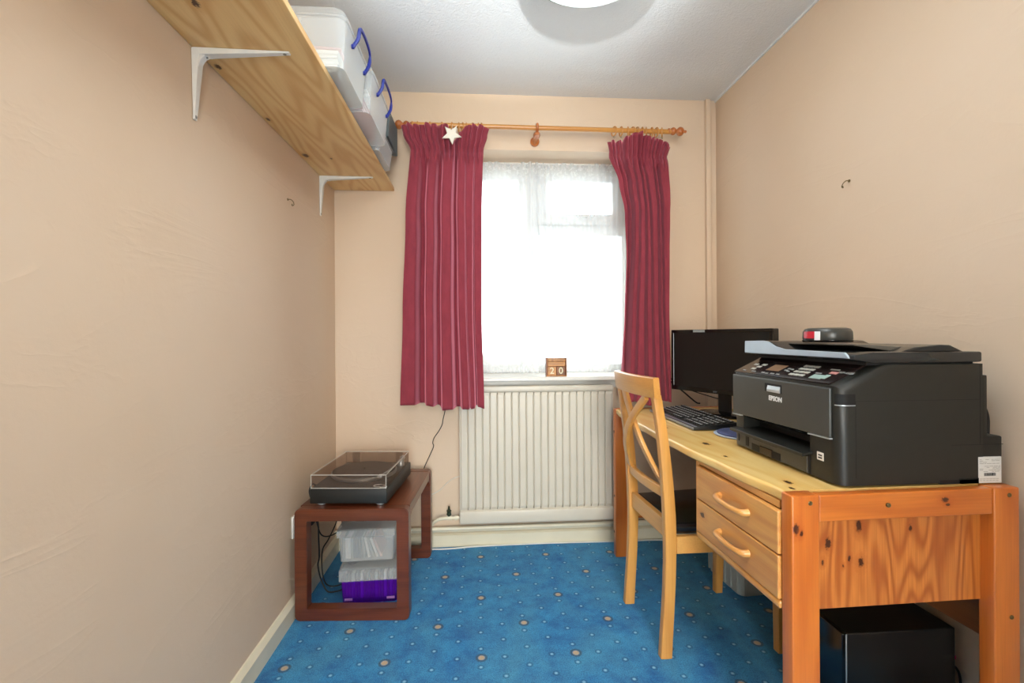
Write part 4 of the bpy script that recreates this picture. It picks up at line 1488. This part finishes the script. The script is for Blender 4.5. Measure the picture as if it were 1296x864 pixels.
# output mouth
b = new(); box(b, 0.900, 0.906, 1.160, 1.466, 0.800, 0.845)
obj('output_slot_shade', b, M_dark, pr, off=po)  # black sheet painting the shade inside the mouth
b = new()
prism(b, [(0.905, 0.806), (0.905, 0.800), (0.824, 0.792), (0.818, 0.787), (0.818, 0.797)], 'y', 1.150, 1.500, 0.001, 1)
obj('output_tray', b, M_printer, pr, off=po)  # darker plastic carries the shadow that lies on the tray top
b = new(); prism(b, [(0.905, 0.845), (0.850, 0.845), (0.858, 0.835), (0.905, 0.832)], 'y', 1.160, 1.466)
obj('slot_brow', b, M_gloss_black, pr, off=po)
# paper cassette
b = new(); box(b, 0.842, 0.906, 1.166, 1.500, 0.741, 0.786, 0.003, 2)
ca = obj('paper_cassette', b, M_printer_front, pr, off=po)
b = new()
box(b, 0.8405, 0.843, 1.430, 1.446, 0.750, 0.784)
box(b, 0.8405, 0.843, 1.290, 1.405, 0.778, 0.784)
box(b, 0.8405, 0.843, 1.275, 1.412, 0.744, 0.764)
box(b, 0.8405, 0.843, 1.484, 1.488, 0.756, 0.782)
obj('grip_recess_shade', b, M_dark, ca, off=po)  # black patches for the shade in the cassette grips
b = new(); box(b, 0.839, 0.843, 1.31, 1.37, 0.744, 0.766, 0.001, 1)
obj('grip', b, M_panel, ca, off=po)
b = new(); box(b, 0.8435, 0.846, 1.160, 1.166, 0.741, 0.800)
obj('gap', b, M_dark, ca, off=po)
# sticker on the front right pillar
b = new(); box(b, 0.8452, 0.847, 1.112, 1.135, 0.786, 0.806, 0.0004, 1)
st = obj('front_sticker', b, M_paper, pr, off=po, label='small square white sticker with dark symbol')
b = new()
for z in (0.7905, 0.7970):
    box(b, 0.8448, 0.8453, 1.117, 1.130, z, z + 0.0035)
obj('sticker_mark', b, M_ink, st, off=po)
# dark slab painting the shade of the top front hand recess
def corner_arc(r, a0, a1, n=8):
    cx, cy = 0.871, PY0 + 0.026
    return [(cx + r * math.cos(math.radians(lerp(a0, a1, k / n))), cy + r * math.sin(math.radians(lerp(a0, a1, k / n)))) for k in range(n + 1)]
b = new()
prism(b, corner_arc(0.0266, 205, 270) + [(0.887, PY0 - 0.0006), (0.887, PY0 + 0.006)] + corner_arc(0.020, 270, 205), 'z', 0.931, 0.957)
obj('corner_recess_shade', b, M_dark, pr, off=po)
b = new()
prism(b, corner_arc(0.0272, 205, 270) + [(0.887, PY0 - 0.0012), (0.887, PY0 + 0.006)] + corner_arc(0.020, 270, 205), 'z', 0.9290, 0.9312)
obj('recess_edge', b, M_silver, pr, off=po)
# control panel on the slope
sx = Vector((0.948 - 0.844, 0, 1.026 - 0.976)).normalized()          # up the slope
sn = Vector((-sx.z, 0, sx.x))
def slope_pt(u, y, h=0.0):
    """u = metres up the slope from its foot"""
    p = Vector((0.844, y, 0.976)) + sx * u + sn * h
    return p
b = new()
def slab(b, u0, u1, y0, y1, h0, h1, bev=0.0):
    vsn = [b.verts.new(slope_pt(u, y, h)) for h in (h0, h1) for (u, y) in ((u0, y0), (u1, y0), (u1, y1), (u0, y1))]
    fs = []
    for f in ((0, 3, 2, 1), (4, 5, 6, 7), (0, 1, 5, 4), (1, 2, 6, 5), (2, 3, 7, 6), (3, 0, 4, 7)):
        fs.append(b.faces.new([vsn[i] for i in f]))
    bmesh.ops.recalc_face_normals(b, faces=fs)
    if bev:
        es = set()
        for f in fs:
            es.update(f.edges)
        bmesh.ops.bevel(b, geom=list(es), offset=bev, segments=2, affect='EDGES')
slab(b, 0.001, 0.114, PY0 + 0.028, PY1 - 0.010, -0.001, 0.003, 0.0015)
cp = obj('control_panel', b, M_panel, pr, off=po, smooth='auto', label='glossy dark brown control panel')
b = new(); slab(b, -0.003, 0.001, PY0 + 0.028, PY1 - 0.008, -0.004, 0.0015, 0.0008)
obj('panel_edge', b, M_silver, cp, off=po, smooth='auto') if False else b.free()
b = new(); slab(b, 0.030, 0.066, 1.325, 1.385, 0.003, 0.0036)
obj('display', b, plain('amber_grey_display', (150, 118, 92), 0.25, var=0.05), cp, off=po, label='small amber grey display')
def button(u, y, w, h, mat):
    b = new(); slab(b, u - h / 2, u + h / 2, y - w / 2, y + w / 2, 0.0030, 0.0042)
    obj('button', b, mat, cp, off=po)
for r in range(4):
    for c_ in range(3):
        button(0.024 + r * 0.0165, 1.216 + c_ * 0.0205, 0.017, 0.009, M_btn)
button(0.026, 1.160, 0.040, 0.020, M_btn_green)
button(0.030, 1.135, 0.014, 0.020, M_btn_green)
button(0.052, 1.132, 0.024, 0.010, M_btn_pink)
for u, y in ((0.056, 1.470), (0.044, 1.438), (0.030, 1.448), (0.058, 1.430)):
    button(u, y, 0.020, 0.009, M_btn)
for u, y, w in ((0.014, 1.475, 0.014), (0.014, 1.425, 0.02), (0.014, 1.375, 0.015), (0.012, 1.355, 0.012), (0.014, 1.330, 0.016), (0.014, 1.305, 0.013), (0.050, 1.300, 0.012), (0.040, 1.302, 0.012), (0.048, 1.285, 0.010), (0.036, 1.288, 0.010), (0.068, 1.145, 0.03), (0.043, 1.175, 0.02)):
    button(u, y, w, 0.0045, M_greypaper)
text_mesh('model_lettering', 'WP-4525', M_greypaper, cp, 0.013, basis(tuple(slope_pt(0.058, 1.100, 0.0031) + Vector(po)), (0, -1, 0), tuple(sx)), extrude=0.0003)
# scanner lid
b = new()
prism(b, [(0.884, 1.038), (0.930, 1.030), (1.213, 1.030), (1.213, 1.055), (0.935, 1.056), (0.890, 1.050)], 'y', PY0 + 0.001, PY1 - 0.001, 0.004, 2)
sl_ = obj('scanner_lid', b, M_lid, pr, off=po, smooth='auto')
# dark neck between panel and lid
b = new(); box(b, 0.925, 1.20, PY0 + 0.012, PY1 - 0.012, 1.024, 1.032)
obj('lid_gap', b, M_dark, pr, off=po)
# automatic feeder: silver swept hump at the far end, tray over the near end
b = new()
hump = [(PY1 - 0.002, 1.054), (PY1 - 0.004, 1.078), (1.420, 1.080), (1.395, 1.078), (1.360, 1.066), (1.330, 1.057), (1.325, 1.054)]
prism(b, hump, 'x', 0.890, 1.195, 0.003, 2)
obj('feeder_hump', b, M_lid, pr, off=po, smooth='auto')
b = new()
fp = [(PY1 - 0.002, 1.040), (PY1 - 0.004, 1.0785), (1.425, 1.0805), (1.400, 1.0785), (1.362, 1.0640), (1.320, 1.0565), (PY0 + 0.03, 1.0545), (PY0 + 0.012, 1.040)]
prism(b, fp, 'x', 0.8845, 0.8905, 0.0015, 1)
obj('silver_front_band', b, plain('blue_silver_plastic', (176, 188, 200), 0.3, 0.15), pr, off=po, label='pale silver band along the lid front')
b = new()
prism(b, [(0.935, 1.074), (1.165, 1.061), (1.165, 1.056), (1.03, 1.056), (0.935, 1.0705)], 'y', PY0 + 0.06, 1.375, 0.0015, 1)
obj('feeder_tray', b, plain('brown_grey_plastic', (96, 90, 82), 0.25), pr, off=po)
b = new()
prism(b, [(1.02, 1.055), (1.060, 1.066), (1.125, 1.072), (1.15, 1.071), (1.185, 1.055)], 'y', PY0 + 0.020, 1.38, 0.002, 1)
obj('feeder_rear_hump', b, M_lid, pr, off=po, smooth='auto')
# rear duplex unit
b = new()
box(b, 1.212, 1.229, PY0 + 0.004, PY1 - 0.03, 0.80, 0.998, 0.003)
box(b, 1.212, 1.265, PY0 + 0.002, PY1 - 0.05, 0.738, 0.850, 0.004)
obj('rear_unit', b, M_printer, pr, off=po, smooth='auto')
b = new(); box(b, 1.199, 1.259, PY0 - 0.0004, PY0 + 0.004, 0.738, 0.801)
rl = obj('rating_label', b, M_paper, pr, off=po, label='white rating label with small print and a barcode')
b = new()
random.seed(3)
for k in range(10):
    z = 0.795 - k * 0.0032
    x = 1.202
    while x < 1.255:
        w = random.uniform(0.003, 0.012)
        if random.random() < 0.6 and not (3 < k < 5):
            box(b, x, min(x + w, 1.256), PY0 - 0.0008, PY0 - 0.0003, z - 0.0012, z)
        x += w + 0.002
for k in range(6):
    x = 1.202 + k * 0.0085
    box(b, x, x + 0.006, PY0 - 0.0008, PY0 - 0.0003, 0.7435, 0.7445)
    box(b, x, x + 0.007, PY0 - 0.0008, PY0 - 0.0003, 0.7475, 0.7485)
obj('small_print', b, plain('grey_print', (176, 172, 164), 0.7), rl, off=po)
b = new()
x = 1.214
while x < 1.244:
    w = random.choice((0.0006, 0.001, 0.0014))
    box(b, x, x + w, PY0 - 0.0008, PY0 - 0.0003, 0.755, 0.7622)
    x += w + random.choice((0.0005, 0.0009))
obj('barcode', b, M_ink, rl, off=po)
# power lead at the back of the printer
b = new()
tube(b, smooth_path([(1.230, 1.115, 0.925), (1.250, 1.110, 0.926), (1.268, 1.108, 0.912), (1.277, 1.108, 0.885), (1.279, 1.110, 0.845), (1.280, 1.112, 0.77), (1.285, 1.13, 0.60), (1.286, 1.2, 0.40)], 6), 0.004, 8)
tag(obj('printer_lead', b, M_cable, smooth=True), 'thick black lead arching from the back of the printer down the right wall', 'cable')

# ---------------------------------------------------------------- reel puck on the printer
pk = thing('round_device', 'small round black device with red and white label on top of the printer', 'gadget', (0.975, 1.265, 1.0750))
b = new(); lathe(b, [(0.059, 0.000), (0.061, 0.004), (0.061, 0.006)], (0, 0, 0.002), 'z', 40)
obj('base_ring', b, M_gloss_black, pk, smooth='auto')
b = new(); lathe(b, [(0.058, 0.007), (0.060, 0.011), (0.059, 0.030), (0.054, 0.038), (0.045, 0.041), (0.002, 0.041)], (0, 0, 0.001), 'z', 48)
obj('casing', b, plain('grey_black_casing', (58, 58, 54), 0.3), pk, smooth='auto')
def wrap(b, a0, a1, z0, z1, r0, r1):
    N = 10
    lo = [b.verts.new((r0 * math.cos(lerp(a0, a1, k / N)), r0 * math.sin(lerp(a0, a1, k / N)), z0)) for k in range(N + 1)]
    hi = [b.verts.new((r1 * math.cos(lerp(a0, a1, k / N)), r1 * math.sin(lerp(a0, a1, k / N)), z1)) for k in range(N + 1)]
    for k in range(N):
        b.faces.new((lo[k], lo[k + 1], hi[k + 1], hi[k]))
b = new(); wrap(b, math.radians(166), math.radians(203), 0.013, 0.032, 0.0608, 0.0596)
obj('red_label', b, plain('red_label', (196, 36, 52), 0.35), pk, smooth=True, label='red patch of the label')
b = new(); wrap(b, math.radians(203), math.radians(217), 0.0075, 0.032, 0.0608, 0.0596)
obj('white_label', b, M_whiteink, pk, smooth=True, label='white stripe of the label')
b = new(); wrap(b, math.radians(168), math.radians(202), 0.0080, 0.0125, 0.0608, 0.0608)
obj('dark_label', b, M_ink, pk, smooth=True)

# ================================================================== monitor
mw = Vector((1.175 - 0.945, 1.822 - 2.27, 0))
MW, MH = mw.length, 0.288
ang = math.atan2(mw.y, mw.x)
mo = thing('monitor', 'black flat-screen monitor on an oval stand near the window end of the desk', 'monitor', (1.08, 2.085, 0.7355), ang)
ux, nx = mw.normalized(), Vector((mw.y, -mw.x, 0)).normalized()      # nx points to the viewer
ctr = Vector(((0.945 + 1.175) / 2, (2.27 + 1.822) / 2, 0))
d = ctr - Vector((1.08, 2.085, 0))
cx_, cy_ = d.dot(ux), -d.dot(nx)    # local x along the screen, local -y towards the viewer
z0, z1 = 0.835 - 0.7355, 1.124 - 0.7355
def mbox(x0, x1, y0, y1, za, zb, bev=0.0):
    b = new(); box(b, cx_ + x0, cx_ + x1, cy_ + y0, cy_ + y1, za, zb, bev)
    return b
obj('screen_housing', mbox(-MW / 2, MW / 2, 0.004, 0.045, z0, z1, 0.004), M_black, mo)
b = new()
f_ = 0.014
for x0, x1, za, zb in ((-MW / 2, MW / 2, z1 - f_, z1), (-MW / 2, MW / 2, z0, z0 + 0.020), (-MW / 2, -MW / 2 + f_, z0 + 0.02, z1 - f_), (MW / 2 - f_, MW / 2, z0 + 0.02, z1 - f_)):
    box(b, cx_ + x0, cx_ + x1, cy_ - 0.002, cy_ + 0.006, za, zb, 0.001, 1)
obj('bezel', b, M_gloss_black, mo)
obj('screen', mbox(-MW / 2 + f_, MW / 2 - f_, 0.001, 0.004, z0 + 0.02, z1 - f_), plain('dark_screen', (12, 13, 13), 0.30, var=0.02), mo)
b = new(); box(b, cx_ - 0.030, cx_ + 0.030, cy_ + 0.045, cy_ + 0.062, 0.012, z0 + 0.14, 0.004)
obj('neck', b, M_black, mo)
b = new()
lathe(b, [(1.0, 0.0), (1.02, 0.004), (1.0, 0.011), (0.93, 0.015), (0.05, 0.018)], (0, 0, 0), 'z', 40)
for v in b.verts:
    v.co.x = v.co.x * 0.115 + cx_
    v.co.y = v.co.y * 0.078 + cy_ + 0.035
obj('stand_base', b, M_gloss_black, mo, smooth='auto')
text_mesh('brand_lettering', 'acer', M_greypaper, mo, 0.012, basis((cx_ - 0.01, cy_ - 0.0025, z0 + 0.010), (1, 0, 0), (0, 0, 1)), extrude=0.0002)
b = new(); box(b, cx_ - 0.125, cx_ - 0.062, cy_ - 0.0026, cy_ - 0.0018, z1 - 0.0125, z1 - 0.0015)
obj('bezel_sticker', b, M_greypaper, mo, label='pale grey sticker on the top bezel')
# monitor cables to the wall
b = new(); tube(b, smooth_path([(0.985, 2.46, 0.90), (1.01, 2.46, 0.86), (1.08, 2.45, 0.80), (1.14, 2.43, 0.745), (1.16, 2.42, 0.739)], 5), 0.004, 8)
tag(obj('monitor_cable', b, M_cable, smooth=True), 'thick black cable slanting down the back wall behind the monitor', 'cable')
b = new(); tube(b, smooth_path([(0.985, 2.47, 0.885), (1.03, 2.47, 0.862), (1.10, 2.45, 0.815), (1.18, 2.40, 0.785), (1.22, 2.30, 0.775), (1.16, 2.12, 0.82)], 5), 0.0028, 8)
tag(obj('signal_cable', b, M_cable, smooth=True), 'thin dark blue cable drooping from the curtain to the monitor stand', 'cable')

# ---------------------------------------------------------------- keyboard
KA = Vector((0.806, 1.690, 0)); KB = Vector((0.800, 2.150, 0))
kdir = (KB - KA).normalized()
kang = math.atan2(kdir.y, kdir.x)
kb = thing('keyboard', 'black keyboard with white key legends and silver front edge on the desk', 'keyboard', (0.812, 1.745, 0.7357), kang)
KL, KD = 0.450, 0.175      # local x along the row, local -y towards the wall (depth)
b = new()
prism(b, [(0.0, 0.002), (0.0, 0.013), (-0.030, 0.016), (-KD, 0.028), (-KD - 0.003, 0.020), (-KD, 0.002)], 'x', 0, KL, 0.002, 2)
for v in b.verts:       # splayed far edge
    v.co.x += -0.0 + (v.co.y / -KD) * 0.0
obj('body', b, M_black, kb, smooth='auto')
b = new(); prism(b, [(0.0015, 0.003), (0.0015, 0.012), (-0.014, 0.0155), (-0.014, 0.0145)], 'x', 0.004, KL - 0.002)
obj('front_strip', b, plain('silver_grey_strip', (138, 142, 150), 0.3, 0.3), kb)
bk = new(); bl = new()
def kz(y):
    return 0.0155 + (-y - 0.03) / (KD - 0.03) * 0.012
for r in range(6):
    y = -0.026 - r * 0.0225 - (0.006 if r == 5 else 0)
    x = 0.010
    if r == 0:
        ws = [0.024, 0.020, 0.020, 0.105, 0.020, 0.020, 0.020, 0.024]
    else:
        ws = [0.0185] * 14
        ws[-1] = 0.030
    blocks = [(0.010, ws), (0.310, [0.0175] * 3), (0.372, [0.0170] * 4)]
    for bx_, wl in blocks:
        x = bx_
        if r == 2 and bx_ == 0.310 and False:
            continue
        for w in wl:
            if x + w > KL - 0.004:
                break
            z = kz(y)
            # local x runs towards the far end; the left of the keyboard is far
            X0, X1 = KL - x - w + 0.001, KL - x - 0.001
            box(bk, X0, X1, y - 0.0185, y - 0.001, z - 0.002, z + 0.007, 0.0015, 1)
            if w < 0.06:
                xm = (X0 + X1) / 2
                box(bl, xm - 0.0035, xm + 0.0035, y - 0.012, y - 0.006, z + 0.0070, z + 0.0073)
            x += w + 0.001
obj('keys', bk, M_black, kb, kind='stuff')
obj('key_legends', bl, M_whiteink, kb, kind='stuff')

# ---------------------------------------------------------------- mouse mat
b = new()
lathe(b, [(0.105, 0.0005), (0.107, 0.003), (0.103, 0.005)], (0, 0, 0), 'z', 40)
mm_ = obj('mouse_mat', b, plain('pale_grey_mat_rim', (176, 186, 200), 0.4), smooth='auto')
mm_.location = (0.962, 1.655, 0.7355)
tag(mm_, 'round blue mouse mat with pale rim between keyboard and printer', 'mouse mat')
b = new(); lathe(b, [(0.096, 0.005), (0.095, 0.009), (0.088, 0.0105), (0.003, 0.011)], (0, 0, 0), 'z', 40)
obj('mat_pad', b, plain('slate_blue_pad', (84, 92, 132), 0.35, var=0.08), mm_, smooth='auto', label='slate blue pad')

# ================================================================== under the desk
pc = thing('computer_tower', 'black computer case standing on the carpet under the near end of the desk', 'computer', (0.942, 1.175, 0.001), math.radians(0.3))
b = new(); box(b, 0.012, 0.318, 0, 0.185, 0.010, 0.315, 0.003, 2)
obj('case', b, plain('black_painted_steel', (18, 18, 18), 0.4, var=0.1), pc)
b = new(); box(b, 0.0, 0.0115, 0, 0.185, 0.006, 0.316, 0.003, 2)
obj('front_bezel', b, M_gloss_black, pc)
b = new(); box(b, 0.0080, 0.0112, -0.0012, 0.0, 0.008, 0.314)
obj('chrome_edge', b, M_silver, pc, label='thin silver edge')
for fx in (0.03, 0.26):
    for y in (0.03, 0.155):
        b = new(); lathe(b, [(0.012, 0.0), (0.012, 0.010)], (fx, y, 0), 'z', 14)
        obj('foot', b, M_black, pc, smooth='auto')
b = new(); lathe(b, [(0.005, 0.0), (0.008, 0.003), (0.008, 0.014), (0.003, 0.020)], (0.318, 0.020, 0.225), 'x', 14)
plg = obj('audio_plug', b, plain('magenta_plug', (226, 30, 120), 0.35), pc, smooth='auto', label='bright pink plug')
b = new()
tube(b, smooth_path([(0.318, 0.014, 0.205), (0.332, 0.012, 0.200), (0.342, 0.010, 0.17), (0.343, 0.010, 0.08), (0.338, 0.012, 0.006)], 5), 0.003, 8)
obj('audio_cable', b, M_cable, pc, smooth=True)
b = new()
tube(b, smooth_path([(1.291, 1.62, 0.42), (1.291, 1.52, 0.345), (1.291, 1.36, 0.24), (1.291, 1.22, 0.15), (1.291, 1.10, 0.09)], 5), 0.003, 8)
tag(obj('mains_cable', b, M_cable, smooth=True), 'thin black cable slanting down the right wall behind the computer case', 'cable')
# translucent tub behind the chair
tb = thing('plastic_tub', 'translucent white plastic tub on the carpet under the desk behind the chair', 'tub', (1.165, 2.03, 0.001), math.radians(4))
b = new()
taper_shell(b, -0.085, 0.085, -0.11, 0.14, 0, 0.23, 0.012, r=0.03)
for s in range(6):
    y = -0.085 + s * 0.042
    box(b, -0.091, -0.085, y - 0.004, y + 0.004, 0.01, 0.215)
obj('tub_wall', b, clear_plastic('milky_plastic', (206, 212, 208), 0.72, 0.35), tb)
b = new(); loopbar(b, -0.103, 0.103, -0.128, 0.158, 0.232, 0.244, 0.03)
obj('tub_lid', b, M_clear_lid, tb)
